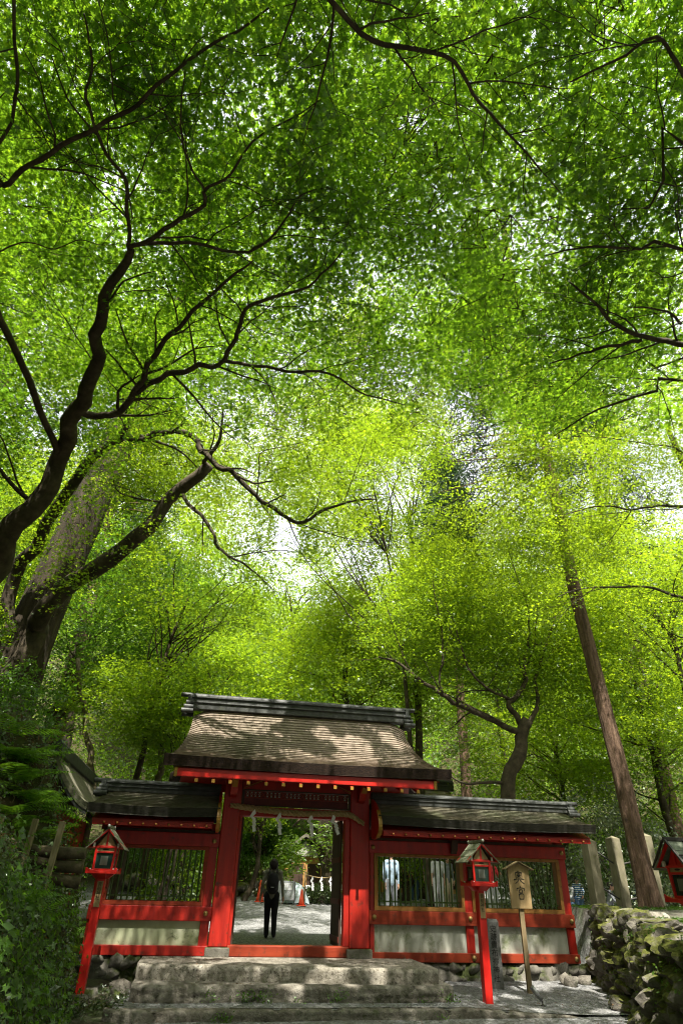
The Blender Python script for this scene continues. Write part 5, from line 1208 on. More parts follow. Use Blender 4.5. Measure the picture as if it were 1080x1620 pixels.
fill = np.concatenate([clumped((-1.6, 11.6, 12.4), (6.0, 3.6, 1.4), 900, seed=2), clumped((-.5, 14.8, 13.2), (4.6, 2.2, 1.3), 230, seed=9), clumped((1.5, 10.6, 12.6), (2.6, 2.4, 1.5), 220, seed=10), clumped(at(235, 715, 13.2), (2.1, 1.2, 1.3), 200, .7, .38, 14), clumped(at(420, 640, 11.5), (1.8, 1.4, 1.2), 150, .7, .40, 15)]); twigs(T2, fill[::2]); P2, N2 = sprays(fill, RNG.uniform(.5, .8, len(fill)), 46, .08, .2, .4)
fill = in_ellipsoid((-6.2, 12.5, 8.8), (2.2, 2.2, 2.0), 150); P3, N3 = sprays(fill, .6, 40, .09, .2, .4)
add_crown(T2, np.concatenate([P1, P2, P3]), np.concatenate([N1, N2, N3]), np.float64(.062), STAR5, M['leaf_mid'], True)

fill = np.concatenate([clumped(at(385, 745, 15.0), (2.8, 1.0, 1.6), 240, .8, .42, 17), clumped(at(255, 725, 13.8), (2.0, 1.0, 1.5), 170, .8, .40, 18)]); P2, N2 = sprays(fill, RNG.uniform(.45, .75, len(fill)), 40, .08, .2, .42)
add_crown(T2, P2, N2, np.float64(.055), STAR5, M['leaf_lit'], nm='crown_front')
# --- maple overhead whose trunk stands behind the camera
ZCAP[0] = 8.2
b9 = (-3.2, -5.5, -.1); T9 = tree('overhanging_maple_tree', 'maple branch arching across the top of the view from behind', b9)
mb = MB(); tips = []
S9 = np.concatenate([line3([('w', *b9), ('w', -2.9, -4.2, 3.2), ('w', -2.0, -1.8, 6.4), ('w', -.9, .4, 7.7), (520, -5, 2.6)], 16)[:-1], line3([(520, -5, 2.6), (570, 50, 2.9), (605, 66, 3.0), (650, 75, 3.1), (712, 95, 3.3), (740, 130, 3.5), (762, 165, 3.8), (830, 240, 4.2), (892, 312, 4.7)], 26)])
branch_tubes(mb, S9[:16], .14, .026, 9, .4); branch_tubes(mb, S9[15:], .026, .004, 8, .6); grow(mb, S9[14:], .03, .01, .30, 1.2, 1, tips)
add_trunk(T9, mb, M['bark_maple']); tips = np.array(tips) + RNG.normal(0, .1, (len(tips), 3)) + np.array([0, 0, .40]); P1, N1 = sprays(tips, .4, 20, .09, .2, .35)
fill = np.concatenate([clumped((.3, 1.6, 10.2), (5.6, 4.4, 1.1), 720, .55, .36, 3), clumped((1.4, 6.6, 11.4), (3.4, 3.2, 1.2), 400, .55, .34, 6)]); twigs(T9, fill[::2]); P2, N2 = sprays(fill, RNG.uniform(.5, .8, len(fill)), 46, .08, .18, .34)
add_crown(T9, np.concatenate([P1, P2]), np.concatenate([N1, N2]), np.float64(.064), STAR7, M['leaf_near'], True, soft=.9)

# --- maple over the right of the path
b8 = (9.6, 6.0, height(9.6, 6.0) - .1); T8 = tree('right_hand_maple_tree', 'maple reaching in from beyond the right edge with dense backlit leaves', b8); T8.name = 'maple_tree'
mb = MB(); tips = []
ST = line3([('w', *b8), ('w', 9.3, 6.0, 3.5), ('w', 8.6, 6.0, 6.0), ('w', 7.3, 6.0, 7.6)], 14); branch_tubes(mb, ST, .22, .10, 9, .4)
A = [([('w', 7.3, 6.0, 7.6), (1085, 547, 6.2), (1050, 540, 6.2), (1015, 536, 6.2), (985, 518, 6.0), (950, 490, 5.8), (925, 465, 5.6), (900, 446, 5.4)], .07, .010), ([(1015, 536, 6.2), (985, 545, 6.3), (950, 550, 6.5), (905, 565, 6.7), (868, 575, 6.8)], .028, .008),
     ([('w', 8.6, 6.0, 6.0), (1085, 603, 7.0), (1040, 618, 7.2), (980, 635, 7.5), (930, 655, 7.7), (875, 690, 8.0)], .05, .008), ([('w', 7.3, 6.0, 7.6), (1080, 225, 4.4), (1050, 280, 4.6), (1025, 330, 4.8), (985, 330, 4.8)], .05, .008),
     ([(1080, 120, 4.0), (1040, 60, 3.7), (980, 90, 3.8), (900, 130, 4.0)], .02, .006), ([(1075, 510, 6.0), (1050, 490, 5.8), (990, 485, 5.8)], .02, .006), ([('w', 7.3, 6.0, 7.6), (1085, 400, 5.4), (1020, 395, 5.4), (930, 390, 5.5), (860, 405, 5.6)], .05, .007)]
for poly, r0, r1 in A:
    L3 = line3(poly); branch_tubes(mb, L3, r0, r1, 7, .8); grow(mb, L3, r0, r1, .36, 1.4, 1, tips)
add_trunk(T8, mb, M['bark_maple']); tips = np.array(tips) + RNG.normal(0, .12, (len(tips), 3)) + np.array([0, 0, .40]); P1, N1 = sprays(tips, .42, 20, .09, .2, .38)
fill = np.concatenate([clumped((5.0, 3.8, 9.5), (4.7, 4.8, 1.2), 900, .55, .36, 4), clumped((4.6, 8.8, 11.0), (3.2, 2.2, 1.3), 420, seed=8)]); twigs(T8, fill[::2]); P2, N2 = sprays(fill, RNG.uniform(.5, .8, len(fill)), 46, .08, .2, .38)
add_crown(T8, np.concatenate([P1, P2]), np.concatenate([N1, N2]), np.float64(.066), STAR7, M['leaf_near'], True, soft=.92)

# --- second tree beyond the right edge, its long thin boughs lit in front of the cedar
ZCAP[0] = 99.0
b7 = (9.4, 13.2, height(9.4, 13.2) - .1); T7 = tree('maple_tree', 'maple beyond the right edge whose thin level boughs cross the leaning cedar trunk', b7)
mb = MB(); tips = []
ST = line3([('w', *b7), ('w', 9.4, 13.2, 4.2), ('w', 9.2, 13.0, 7.0), ('w', 8.8, 12.6, 9.5), ('w', 8.3, 12.2, 12.0)], 18); branch_tubes(mb, ST, .20, .05, 9, .4)
A = [([('w', 9.2, 13.0, 7.0), (1090, 950, 13.0), (1060, 940, 13.0), (1030, 930, 13.2), (980, 928, 13.4), (915, 932, 13.6), (880, 945, 13.7)], .045, .008), ([(940, 930, 13.5), (900, 960, 13.6), (880, 985, 13.7)], .012, .005),
     ([('w', 8.8, 12.6, 9.5), (1085, 802, 12.4), (1040, 800, 12.4), (1000, 806, 12.4), (950, 800, 12.4), (890, 815, 12.6)], .04, .007), ([(1000, 806, 12.4), (975, 840, 12.6), (955, 865, 12.8)], .014, .005),
     ([('w', 8.8, 12.6, 9.5), (1085, 720, 11.8), (1010, 700, 11.6), (930, 690, 11.6)], .03, .006), ([('w', 9.2, 13.0, 7.0), (1085, 1010, 13.4), (1040, 985, 13.6)], .03, .006)]
for poly, r0, r1 in A:
    L3 = line3(poly); branch_tubes(mb, L3, r0, r1, 6, .8); grow(mb, L3, r0, r1, .5, 1.5, 1, tips)
add_trunk(T7, mb, M['bark_maple']); tips = np.array(tips) + RNG.normal(0, .15, (len(tips), 3)); P1, N1 = sprays(tips, .42, 12, .09, .2, .42)
fill = clumped((8.6, 12.6, 11.6), (3.0, 2.6, 2.6), 420, seed=5); fill = np.concatenate([fill, clumped(at(1055, 690, 12.2), (1.8, 1.2, 1.7), 200, .7, .38, 16), in_ellipsoid(at(860, 810, 15.2), (2.6, 1.2, 1.5), 240), in_ellipsoid(at(865, 660, 14.6), (2.2, 1.2, 1.6), 190)]); P2, N2 = sprays(fill, RNG.uniform(.45, .75, len(fill)), 36, .08, .2, .42)
add_crown(T7, np.concatenate([P1, P2]), np.concatenate([N1, N2]), np.float64(.052), STAR5, M['leaf_lit'], True, soft=.8)

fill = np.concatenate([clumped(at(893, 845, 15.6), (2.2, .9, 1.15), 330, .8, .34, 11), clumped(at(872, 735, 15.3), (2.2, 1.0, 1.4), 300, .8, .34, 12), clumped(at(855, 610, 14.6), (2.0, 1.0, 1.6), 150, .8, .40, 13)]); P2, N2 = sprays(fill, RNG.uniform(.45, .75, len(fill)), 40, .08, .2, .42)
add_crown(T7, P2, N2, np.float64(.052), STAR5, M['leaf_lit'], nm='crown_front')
# --- the maple behind the right wing
pm = at(806, 1262, 20.0); bm_ = (pm[0], 20.0, height(pm[0], 20.0) - .1)
TM = tree('forked_maple_tree', 'crooked forked maple with mossy trunk rising behind the right wing roof', bm_)
mb = MB(); tips = []
A = [([('w', *bm_), (806, 1262, 20), (818, 1205, 20), (826, 1165, 20), (832, 1138, 20.02)], .24, .19, 0), ([(824, 1165, 20), (800, 1148, 20), (770, 1132, 19.9), (722, 1112, 19.8), (690, 1092, 19.7), (655, 1068, 19.6), (628, 1048, 19.5), (600, 1040, 19.4)], .105, .025, 1),
     ([(700, 1098, 19.7), (694, 1070, 19.6), (700, 1040, 19.5), (698, 990, 19.4), (688, 950, 19.2), (684, 915, 19.0)], .04, .010, 1), ([(650, 1064, 19.6), (625, 1005, 19.3), (612, 960, 19.0)], .025, .007, 1),
     ([(830, 1150, 20), (812, 1128, 20), (806, 1112, 20), (822, 1092, 20.1), (832, 1075, 20.2), (826, 1058, 20.2), (836, 1010, 20.3), (834, 960, 20.4)], .10, .014, 1), ([(810, 1108, 20), (770, 1088, 20), (745, 1062, 19.9), (728, 1020, 19.8), (714, 975, 19.7), (700, 958, 19.6)], .055, .012, 1),
     ([(832, 1150, 20), (848, 1122, 20.1), (850, 1100, 20.2), (846, 1080, 20.2)], .085, .05, 0), ([(828, 1075, 20.2), (838, 1040, 20.3), (845, 1015, 20.4), (850, 940, 20.6)], .035, .008, 1), ([(770, 1088, 20), (782, 1070, 20.2), (788, 1040, 20.3)], .022, .007, 1),
     ([(806, 1245, 20), (790, 1238, 19.9), (760, 1238, 19.7), (735, 1240, 19.5), (712, 1228, 19.3)], .06, .02, 0), ([(846, 1080, 20.2), (870, 1000, 20.8), (900, 900, 21.2), (905, 820, 21.4)], .05, .01, 1), ([(834, 960, 20.4), (800, 860, 20.6), (780, 800, 20.6)], .02, .008, 1)]
for poly, r0, r1, gr in A:
    L3 = line3(poly); branch_tubes(mb, L3, r0, r1, 8, .7 if gr else .25)
    if gr: grow(mb, L3, r0, r1, .75, 1.9, 1, tips)
add_trunk(TM, mb, M['bark_maple']); tips = np.array(tips) + RNG.normal(0, .2, (len(tips), 3)); P1, N1 = sprays(tips, .55, 12, .09, .25, .45)
fill = np.concatenate([in_ellipsoid((6.2, 21.6, 11.5), (4.6, 3.6, 3.6), 800), in_ellipsoid((3.4, 20.8, 10.0), (2.6, 2.4, 2.0), 240), in_ellipsoid((7.2, 21.5, 8.0), (3.0, 2.2, 1.6), 240)]); P2, N2 = sprays(fill, RNG.uniform(.8, 1.4, len(fill)), 76, .05, .22, .42)
hh_ = len(P2) * 3 // 5; add_crown(TM, np.concatenate([P1, P2[:hh_]]), np.concatenate([N1, N2[:hh_]]), np.float64(.070), STAR5, M['leaf_lit']); add_crown(TM, P2[hh_:], N2[hh_:], np.float64(.070), STAR5, M['leaf_mid'], nm='crown_mid')  # rest of the crown in a deeper leaf colour, for varied greens

# --- cedars
def cedar(name, label, trunk, r0, r1, bark, zc0, zc1, rad, n, S, mat='needle', off=(0, 0), flare=.0, group=None):
    t = tree(name, label, trunk[0], group); mb = MB(); pts = crv(np.array(trunk), 40)
    k = 150; pts = crv(np.array(trunk), k); tt = np.linspace(0, 1, k); r = r1 + (r0 - r1) * (1 - tt) ** .9 + flare * np.exp(-tt * 40)
    nn = 64; V0 = len(mb.v)
    mb.tube(pts, list(r), nn)
    for i in range(k):
        for j in range(nn):
            q = V0 + i * nn + j; p = Vector(mb.v[q]); c = Vector(pts[i]); d = p - c; a_ = 2 * PI * j / nn
            mb.v[q] = tuple(c + d * (1 + .08 * mnoise.noise(Vector((math.cos(a_) * 2, math.sin(a_) * 2, i * .05))) + .085 * (abs(mnoise.noise(Vector((math.cos(a_) * 7, math.sin(a_) * 7, i * .11)))) - .25) + .05 * mnoise.noise(Vector((math.cos(a_) * 13, math.sin(a_) * 13, i * .35))) + .35 * flare / max(r0, .1) * math.exp(-i * .13) * math.cos(a_ * 5)))
    n = int(n * 2.6); zs = RNG.uniform(zc0, zc1, n); f = (zs - zc0) / (zc1 - zc0); an = RNG.uniform(0, 2 * PI, n); rr = rad * (1 - f * .8) * np.sqrt(RNG.uniform(.05, 1, n))
    ax = np.stack([np.interp(zs, pts[:, 2], pts[:, a]) for a in (0, 1)], -1)
    Cn = np.stack([ax[:, 0] + np.cos(an) * rr + off[0], ax[:, 1] + np.sin(an) * rr + off[1], zs - rr * .25], -1)
    for i in range(0, n, max(1, n // 70)):
        c = Cn[i]; s_ = np.array([ax[i, 0], ax[i, 1], zs[i] + .1]); mb.tube([s_, s_ * .5 + c * .5 + np.array([0, 0, .12]), c], [.045, .03, .012], 5)
    add_trunk(t, mb, M[bark])
    m = 46; dirv = np.stack([np.cos(an), np.sin(an), np.full(n, -.35)], -1)
    P = Cn[:, None, :] + dirv[:, None, :] * RNG.normal(0, .38, (n, m, 1)) + RNG.normal(0, .17, (n, m, 3)); P[..., 2] -= RNG.uniform(0, .25, (n, m))
    Nn = RNG.normal(0, .8, (n, m, 3)) + np.array([0, 0, .7]); D = np.broadcast_to(dirv[:, None, :], P.shape) + RNG.normal(0, .5, P.shape)
    P, Nn = P.reshape(-1, 3), Nn.reshape(-1, 3); kp = gap_keep(P); P, Nn = P[kp], Nn[kp]
    link('crown', leaf_mesh('crown', P, Nn, RNG.uniform(.7, 1.3, len(P)) * S, BLADE, M[mat], t.location), t); return t
cb = (7.59, 17.2, height(7.59, 17.2) - .1)
cedar('cedar_tree', 'slender reddish cedar trunk rising from the terrace at the right', [cb, tuple(at(1010, 1355, 17.2)), tuple(at(985, 1240, 17.2)), tuple(at(945, 1080, 17.2)), tuple(at(904, 915, 17.2)), tuple(at(872, 760, 17.2)), tuple(at(846, 630, 17.2)), (7.1, 17.3, 22), (7.1, 17.3, 28)], .215, .10, 'bark_cedar', 13.4, 27, 3.7, 165, .15, off=(-1.3, .6), flare=.09)
cb = (-7.9, 15.0, height(-7.9, 15.0) - .3)
cedar('big_cedar_tree', 'massive grey cedar trunk leaning up from the left bank', [cb, tuple(at(20, 1090, 15)), tuple(at(60, 980, 15)), tuple(at(122, 840, 15)), tuple(at(178, 720, 15)), tuple(at(240, 590, 15)), (-5.6, 14.6, 20), (-5.2, 14.4, 28)], .66, .20, 'bark_cedar_grey', 17, 29, 3.6, 70, .15, flare=.22)
for i, (x, y, r_, h_, z0, rd, n, lab) in enumerate(((13.5, 27.0, .3, 27, 11, 4.2, 130, 'dark conifer far behind the fence posts at the right'), (-10.5, 24.0, .35, 26, 12, 3.6, 90, 'dark conifer high on the left hillside'), (-13.0, 17.5, .4, 27, 12, 3.6, 80, 'conifer on the bank beyond the left edge'), (6.5, 33.0, .3, 25, 12, 4.0, 240, 'conifer in the distance behind the forked maple'))):
    z = height(x, y) - .2; cedar('cedar_tree', lab, [(x, y, z), (x + .1, y, z + h_ * .4), (x - .05, y, z + h_ * .7), (x, y, z + h_)], r_, .07, 'bark_cedar', z + z0, z + h_, rd, n, .2, group='conifers on the slopes')

# --- background broadleaf trees
def wood_tree(label, x, y, h_, r_, crowns, mat, S, pads, per, T=STAR5, bark='bark_maple', lean=(0, 0), group='broadleaf trees behind the gate', padR=(.7, 1.3), stems=1, name='woodland_tree'):
    z = height(x, y) - .15; t = tree(name, label, (x, y, z), group); mb = MB(); allc = []
    for (c, rad, w_) in crowns: allc.append(clumped(c, rad, max(4, int(pads * w_ * 1.7)), .42, .43, int(abs(x * 7 + y))))
    Cn = np.concatenate(allc); rn = random.Random(int(abs(x * 31 + y * 17)))
    tops = []
    for s_ in range(stems):
        a_ = rn.uniform(0, 6.28); q = .25 * (stems > 1)
        top = np.array([x + lean[0] + math.cos(a_) * q * 4, y + lean[1] + math.sin(a_) * q * 2, z + h_])
        pts = crv(np.array([(x + math.cos(a_) * q, y + math.sin(a_) * q, z), (x + lean[0] * .25 + rn.uniform(-.2, .2), y + lean[1] * .25, z + h_ * .35), (x * .4 + top[0] * .6 + rn.uniform(-.3, .3), y * .4 + top[1] * .6, z + h_ * .7), top]), 22)
        branch_tubes(mb, pts, r_, r_ * .25, 9, .5); tops.append(pts)
    for i in range(0, len(Cn), max(1, len(Cn) // 15)):
        pts = tops[i % len(tops)]; c = Cn[i]; j = int(np.clip(np.searchsorted(pts[:, 2], c[2] - .22 * abs(c[2] - z) - .5), 5, len(pts) - 1)); s0 = pts[j]
        d_ = c - s0; m1 = s0 + d_ * .35 + np.array([rn.uniform(-.4, .4), rn.uniform(-.3, .3), rn.uniform(-.1, .5)]); m2 = s0 + d_ * .7 + np.array([rn.uniform(-.5, .5), rn.uniform(-.3, .3), rn.uniform(-.1, .6)]); L_ = crv(np.array([s0, m1, m2, c]), 10); branch_tubes(mb, L_, max(.018, r_ * .26), .006, 5, 1.2); grow(mb, L_, max(.012, r_ * .15), .005, .9, 1.3, 0, [])
    add_trunk(t, mb, M[bark]); P, Nn = sprays(Cn, RNG.uniform(*padR, len(Cn)) * 1.25, int(per * 1.7), .055, .22, .42); add_crown(t, P, Nn, np.float64(S * 1.15), T, M[mat], False, True); return t
wood_tree('tall bright maple arching over the yard behind the gate', 3.4, 24.0, 14, .12, [((-2.2, 17.8, 12.4), (3.0, 2.0, 1.4), .55), ((.2, 21.5, 18.5), (4.0, 2.2, 2.6), .9)], 'leaf_lit', .066, 210, 42, lean=(-1.6, -.6))
wood_tree('maple with thin shade over the left part of the yard', -5.8, 19.4, 9, .12, [((-4.4, 18.6, 10.0), (2.6, 2.0, 1.7), 1)], 'leaf_mid', .062, 70, 42, lean=(.8, -.5))
G1 = 'broadleaf trees behind the gate'
wood_tree('bright green tree directly behind the gate ridge', .3, 27.5, 9, .16, [((.2, 28, 9.2), (4.2, 3.0, 4.2), 1)], 'leaf_lit', .085, 260, 42)
wood_tree('fresh green tree filling the middle distance right of the ridge', 3.6, 27.5, 18, .2, [((3.4, 27, 14.0), (4.6, 3.2, 5.0), 1), ((2.0, 25.5, 19.5), (3.4, 2.6, 3.4), .6)], 'leaf_lit', .09, 260, 42)
wood_tree('tall pale green tree beneath the sky gap', -2.8, 33, 12, .2, [((-2.2, 33, 12.6), (4.2, 3.0, 6.6), 1.2)], 'leaf_mid', .10, 230, 40)
wood_tree('green tree behind the left end of the gate roof', -5.4, 25.5, 9, .16, [((-5.0, 25.5, 8.0), (3.4, 2.6, 3.9), 1)], 'leaf_mid', .085, 240, 40)
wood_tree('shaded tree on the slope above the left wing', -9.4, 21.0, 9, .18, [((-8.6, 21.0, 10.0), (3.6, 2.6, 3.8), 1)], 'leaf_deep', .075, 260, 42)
wood_tree('deep green tree left of the big cedar', -12.5, 19.0, 9, .2, [((-11.6, 18.6, 11.5), (3.4, 3.0, 4.6), 1)], 'leaf_mid', .075, 240, 40)
wood_tree('tall bright tree on the hillside at the far left', -11.5, 28, 16, .22, [((-10.5, 27.5, 17.5), (5.0, 3.6, 5.6), 1)], 'leaf_mid', .10, 260, 40)
wood_tree('multi stemmed young maple just behind the left wing ridge', -4.3, 18.6, 4.4, .055, [((-4.2, 18.8, 6.2), (2.2, 1.8, 1.7), 1), ((-6.2, 18.4, 6.0), (1.6, 1.4, 1.5), .5)], 'leaf_mid', .06, 150, 40, stems=4, lean=(.5, 0), padR=(.45, .8))
wood_tree('sunny maple to the right of the leaning cedar', 11.2, 19.5, 9, .14, [((10.8, 19.5, 9.5), (3.4, 2.8, 4.2), 1)], 'leaf_lit', .068, 300, 42)
wood_tree('thin dark stemmed tree behind the copper roofed lantern', 12.0, 23.5, 9, .15, [((11.5, 24.0, 8.0), (3.6, 2.6, 4.2), 1)], 'leaf_mid', .08, 240, 40, stems=2, lean=(-1.2, 0))
wood_tree('tall tree closing the view at the far right', 15.5, 31, 16, .2, [((14.0, 31, 14.5), (5.4, 4.0, 6.6), 1)], 'leaf_mid', .11, 280, 40)
wood_tree('bushy green tree behind the end of the right wing', 9.2, 27.5, 7, .14, [((9.0, 28, 7.0), (3.6, 2.4, 3.6), 1)], 'leaf_lit', .085, 220, 40)
wood_tree('tall tree in the far centre of the valley', 1.5, 42, 16, .22, [((1.5, 42, 14.0), (6.0, 3.6, 6.4), 1)], 'leaf_mid', .13, 240, 38, TRI)
wood_tree('hazy tree on the far right slope', 10.5, 41, 18, .22, [((10.0, 41, 17.5), (6.0, 4.0, 7.5), 1)], 'leaf_mid', .13, 280, 38, TRI)
wood_tree('shadowy tree far up the left slope', -11.0, 38, 15, .22, [((-10, 38, 17.0), (5.2, 3.6, 7.0), 1)], 'leaf_back', .13, 260, 38, TRI)
wood_tree('dense tree on the hillside outside the left edge', -14.5, 12.0, 12, .25, [((-12.6, 11.5, 12.5), (4.0, 4.6, 4.6), 1)], 'leaf_deep', .085, 240, 42, group='trees on the left bank')
wood_tree('young maple framed by the left side of the gateway', *(at(388, 1415, 24.2)[:2]), 3.2, .11, [((at(395, 1320, 24.4)[0] - .3, 24.4, 4.2), (1.7, 1.4, 1.0), 1)], 'leaf_lit', .055, 110, 34, lean=(.7, 0), padR=(.4, .7), group=None)
for i, (x, y, h_, zc, rd) in enumerate(((-10, -6, 12, 9.5, 5), (-3.5, -12, 13, 9.5, 5.5), (4, -13, 13, 9.5, 5.5), (10.5, -7, 12, 9, 5), (13, 1, 12, 8.5, 4.2), (-9.5, 1.5, 12, 8.0, 3.6), (-10.5, 6.5, 13, 9, 3.4), (0, -20, 15, 10, 7), (14.5, 8, 12, 9, 3.6))):
    wood_tree(('unseen tree added behind the viewpoint to shade the gate front', 'unseen tree added beside the path to shade the gate front')[i in (4, 5, 6, 8)], x, y, h_, .2, [((x, y, zc + height(x, y) * .6), (rd, rd, 5.2), 1)], 'leaf_deep', .17, 230, 44, TRI, group='added trees round the path that block the sky', padR=(1.0, 1.6))  # unseen trees added to keep sky light off the gate front
# old tree with hanging fresh foliage
kx, ky = at(512, 1410, 25.0)[:2]; kz = height(kx, ky)
TK = tree('old_katsura_tree', 'old tree with hanging pale green foliage framed by the right side of the gateway', (kx, ky, kz - .1)); mb = MB()
branch_tubes(mb, line3([('w', kx, ky, kz - .1), ('w', kx + .05, ky, kz + 1.2), ('w', kx, ky, kz + 3.0), ('w', kx - .1, ky, kz + 6.0)], 14), .34, .2, 12, .6)
for dx, z0, z1 in ((-1.2, 2.4, 2.2), (1.0, 2.6, 2.0), (-.5, 3.2, 3.6), (.7, 3.0, 3.4)): branch_tubes(mb, line3([('w', kx, ky, kz + z0), ('w', kx + dx * .5, ky - .2, kz + z0 + .3), ('w', kx + dx, ky - .4, kz + z1)], 8), .08, .02, 6, .5)
add_trunk(TK, mb, M['bark_cedar_grey'])
Cn = np.concatenate([in_ellipsoid((kx - 1.2, ky - .4, kz + 1.55), (.50, .4, .55), 46), in_ellipsoid((kx - .1, ky - .5, kz + 2.0), (.5, .3, .5), 14), in_ellipsoid((kx + .75, ky - .4, kz + 1.45), (.5, .4, .5), 28), in_ellipsoid((kx - .3, ky, kz + 5.6), (2.4, 1.8, 1.2), 70)])
m_ = 24; P = Cn[:, None, :] + RNG.normal(0, .13, (len(Cn), m_, 3)); P[..., 2] -= np.abs(RNG.normal(0, .28, (len(Cn), m_))); Nn = RNG.normal(0, .6, P.shape) + np.array([0, -.6, .5]); P, Nn = P.reshape(-1, 3), Nn.reshape(-1, 3)
link('crown', leaf_mesh('crown', P, Nn, RNG.uniform(.7, 1.2, len(P)) * .075, BLADE * np.array([2.2, 1, 1]), M['hang'], TK.location, np.cross(Nn, RNG.normal(0, .3, Nn.shape) + np.array([0, 0, 1.0]))), TK)

# --- shrubs
def shrub(label, x, y, rad, n, S, mat, zoff=.0, T=KITE, group=None, name='shrub'):
    z = height(x, y); t = thing(name, label, 'shrub', (x, y, z), 0, group); c = (x, y, z + rad[2] * .75 + zoff); mb = MB(); Cn = in_ellipsoid(c, rad, 90, .5)
    for i in range(0, 90, 5): branch_tubes(mb, crv(np.array([(x + random.uniform(-.1, .1), y, z - .1), ((x + Cn[i][0]) / 2, (y + Cn[i][1]) / 2, (z + Cn[i][2]) / 2 + .1), Cn[i]]), 6), .025, .006, 4)
    add_trunk(t, mb, M['bark_maple'], 'stems'); P, Nn = sprays(Cn, .45 * max(rad) / 1.6, n // 90, .25, .5, .7); o = link('foliage', leaf_mesh('foliage', P, Nn, RNG.uniform(.6, 1.3, len(P)) * S, T, M[mat], t.location), t); return t
shrub('silvery grey green shrub behind the right end of the wing roof', 8.9, 21.6, (1.7, 1.2, 2.3), 9000, .06, 'grey_shrub')
shrub('pale twiggy shrub under the forked maple', 6.9, 23.2, (1.8, 1.2, 1.9), 7000, .06, 'grey_shrub')
shrub('dark glossy shrub behind the walker in the gateway', -2.7, 27.4, (1.1, .8, 1.2), 6000, .065, 'leaf_deep', .4)
shrub('dark round shrub left of the old tree', -3.0, 28.9, (1.5, 1.0, 1.8), 6000, .07, 'leaf_deep', .6)
shrub('low clipped shrub round the foot of the old tree', kx - .0, ky - .7, (.75, .5, .30), 3500, .05, 'ivy')
shrub('leafy bush seen through the first right hand window', 2.6, 25.4, (1.6, .9, 1.2), 5000, .07, 'leaf_mid', .8)
shrub('bush by the right end of the wing wall', 11.5, 25.5, (1.8, 1.2, 1.7), 5000, .07, 'leaf_deep')
shrub('dark evergreen bush on the bank above the left side wall', -7.2, 15.6, (1.6, 1.5, 1.7), 8000, .05, 'leaf_deep', .2)
shrub('evergreen bush below the big cedar on the left bank', -7.0, 13.4, (1.3, 1.1, 1.3), 7000, .045, 'leaf_deep')
shrub('leafy bush seen through the left wing window', -3.9, 19.8, (1.3, 1.0, 1.2), 5000, .06, 'leaf_mid')
shrub('pale leaved bush at the left edge of the view', -7.6, 11.9, (1.0, .9, .9), 5000, .045, 'leaf_mid')

# bare leaning trunks on the left slope
for i, (a_, lab) in enumerate(((([(150, 1270, 18.5), (143, 1215, 18.4), (136, 1160, 18.3), (128, 1100, 18.2), (124, 1040, 18.1)], .10, .06), 'pale mossy dead trunk behind the left wing roof'), (([(252, 1230, 20), (258, 1180, 20), (264, 1140, 20), (270, 1120, 20)], .10, .08), 'slim pale trunk left of the gate roof'))):
    L3 = line3(a_[0], 14)
    gz_ = height(L3[0][0], L3[0][1]); L3 = np.concatenate([[[L3[0][0] + .05, L3[0][1], gz_ - .1]], L3]) if L3[0][2] > gz_ else L3
    t = thing('bare_trunk', lab, 'tree', L3[0]); mb = MB(); branch_tubes(mb, L3, a_[1], a_[2], 9, .8); add_trunk(t, mb, M['bark_pale'])

# --- ground cover
def scatter(x0, x1, y0, y1, n, cond):
    x = RNG.uniform(x0, x1, n); y = RNG.uniform(y0, y1, n); z, w = terrain(x, y); k = cond(x, y, z, w); x, y, z = x[k], y[k], z[k]; e = .05
    zx = terrain(x + e, y)[0]; zy = terrain(x, y + e)[0]; nr = unit(np.stack([-(zx - z) / e, -(zy - z) / e, np.ones_like(z)], -1)); return np.stack([x, y, z], -1), nr
def stuff(name, me): o = link(name, me); o['kind'] = 'stuff'; return o
# creeping plants over the steep left bank
def bankcond(x, y, z, w):
    X, Yo = to_fac(x, y); return (w > .3) & (X < -2.8) & (Yo < .2)
P, nr = scatter(-9, -2.6, 4.5, 15, 260000, bankcond)
steep = RNG.uniform(size=len(P)) < np.clip(1.35 - nr[:, 2], .12, 1); clump = fbm(P * 1.6, 51) > .36; k = (steep & clump) & (RNG.uniform(size=len(P)) < np.where(P[:, 2] > 1.55, .35, 1)); P, nr = P[k][:95000], nr[k][:95000]
hgt = np.abs(RNG.normal(0, .10, len(P))) + .35 * np.clip(fbm(P * 1.1, 53) - .45, 0, 1) * RNG.uniform(0, 1, len(P))
stuff('bank_undergrowth', leaf_mesh('bank_undergrowth', P + nr * hgt[:, None], nr * .7 + RNG.normal(0, .5, P.shape) + np.array([.2, -.3, .25]), RNG.uniform(.012, .036, len(P)), KITE * np.array([1.25, 1, 1]), M['ivy']))
k = RNG.uniform(size=len(P)) < .07; Q, q_n = P[k], nr[k]
stuff('bank_weeds', leaf_mesh('bank_weeds', Q + q_n * RNG.uniform(.1, .4, (len(Q), 1)), q_n + RNG.normal(0, .6, Q.shape), RNG.uniform(.03, .075, len(Q)), STAR5, M['fern']))
mb = MB(); rb_ = random.Random(8)
for i in range(150):
    q = P[rb_.randrange(len(P))]; n_ = nr[0]; l_ = rb_.uniform(.2, .8); a_ = rb_.uniform(-.25, .25)
    pts = [q + np.array([.05 + .05 * rb_.random(), a_ * t * l_, -t * l_]) + np.array([.06 * math.sin(t * 5 + i), .04 * math.sin(t * 7 + i), 0]) for t in np.linspace(0, 1, 6)]
    mb.tube(pts, [rb_.uniform(.006, .016) * (1 - .6 * t) for t in np.linspace(0, 1, 6)], 5)
rt = part('hanging_roots', mb, M['bark_pale'], None); rt['kind'] = 'stuff'
kk_ = RNG.uniform(size=len(P)) < .05; Q = P[kk_]
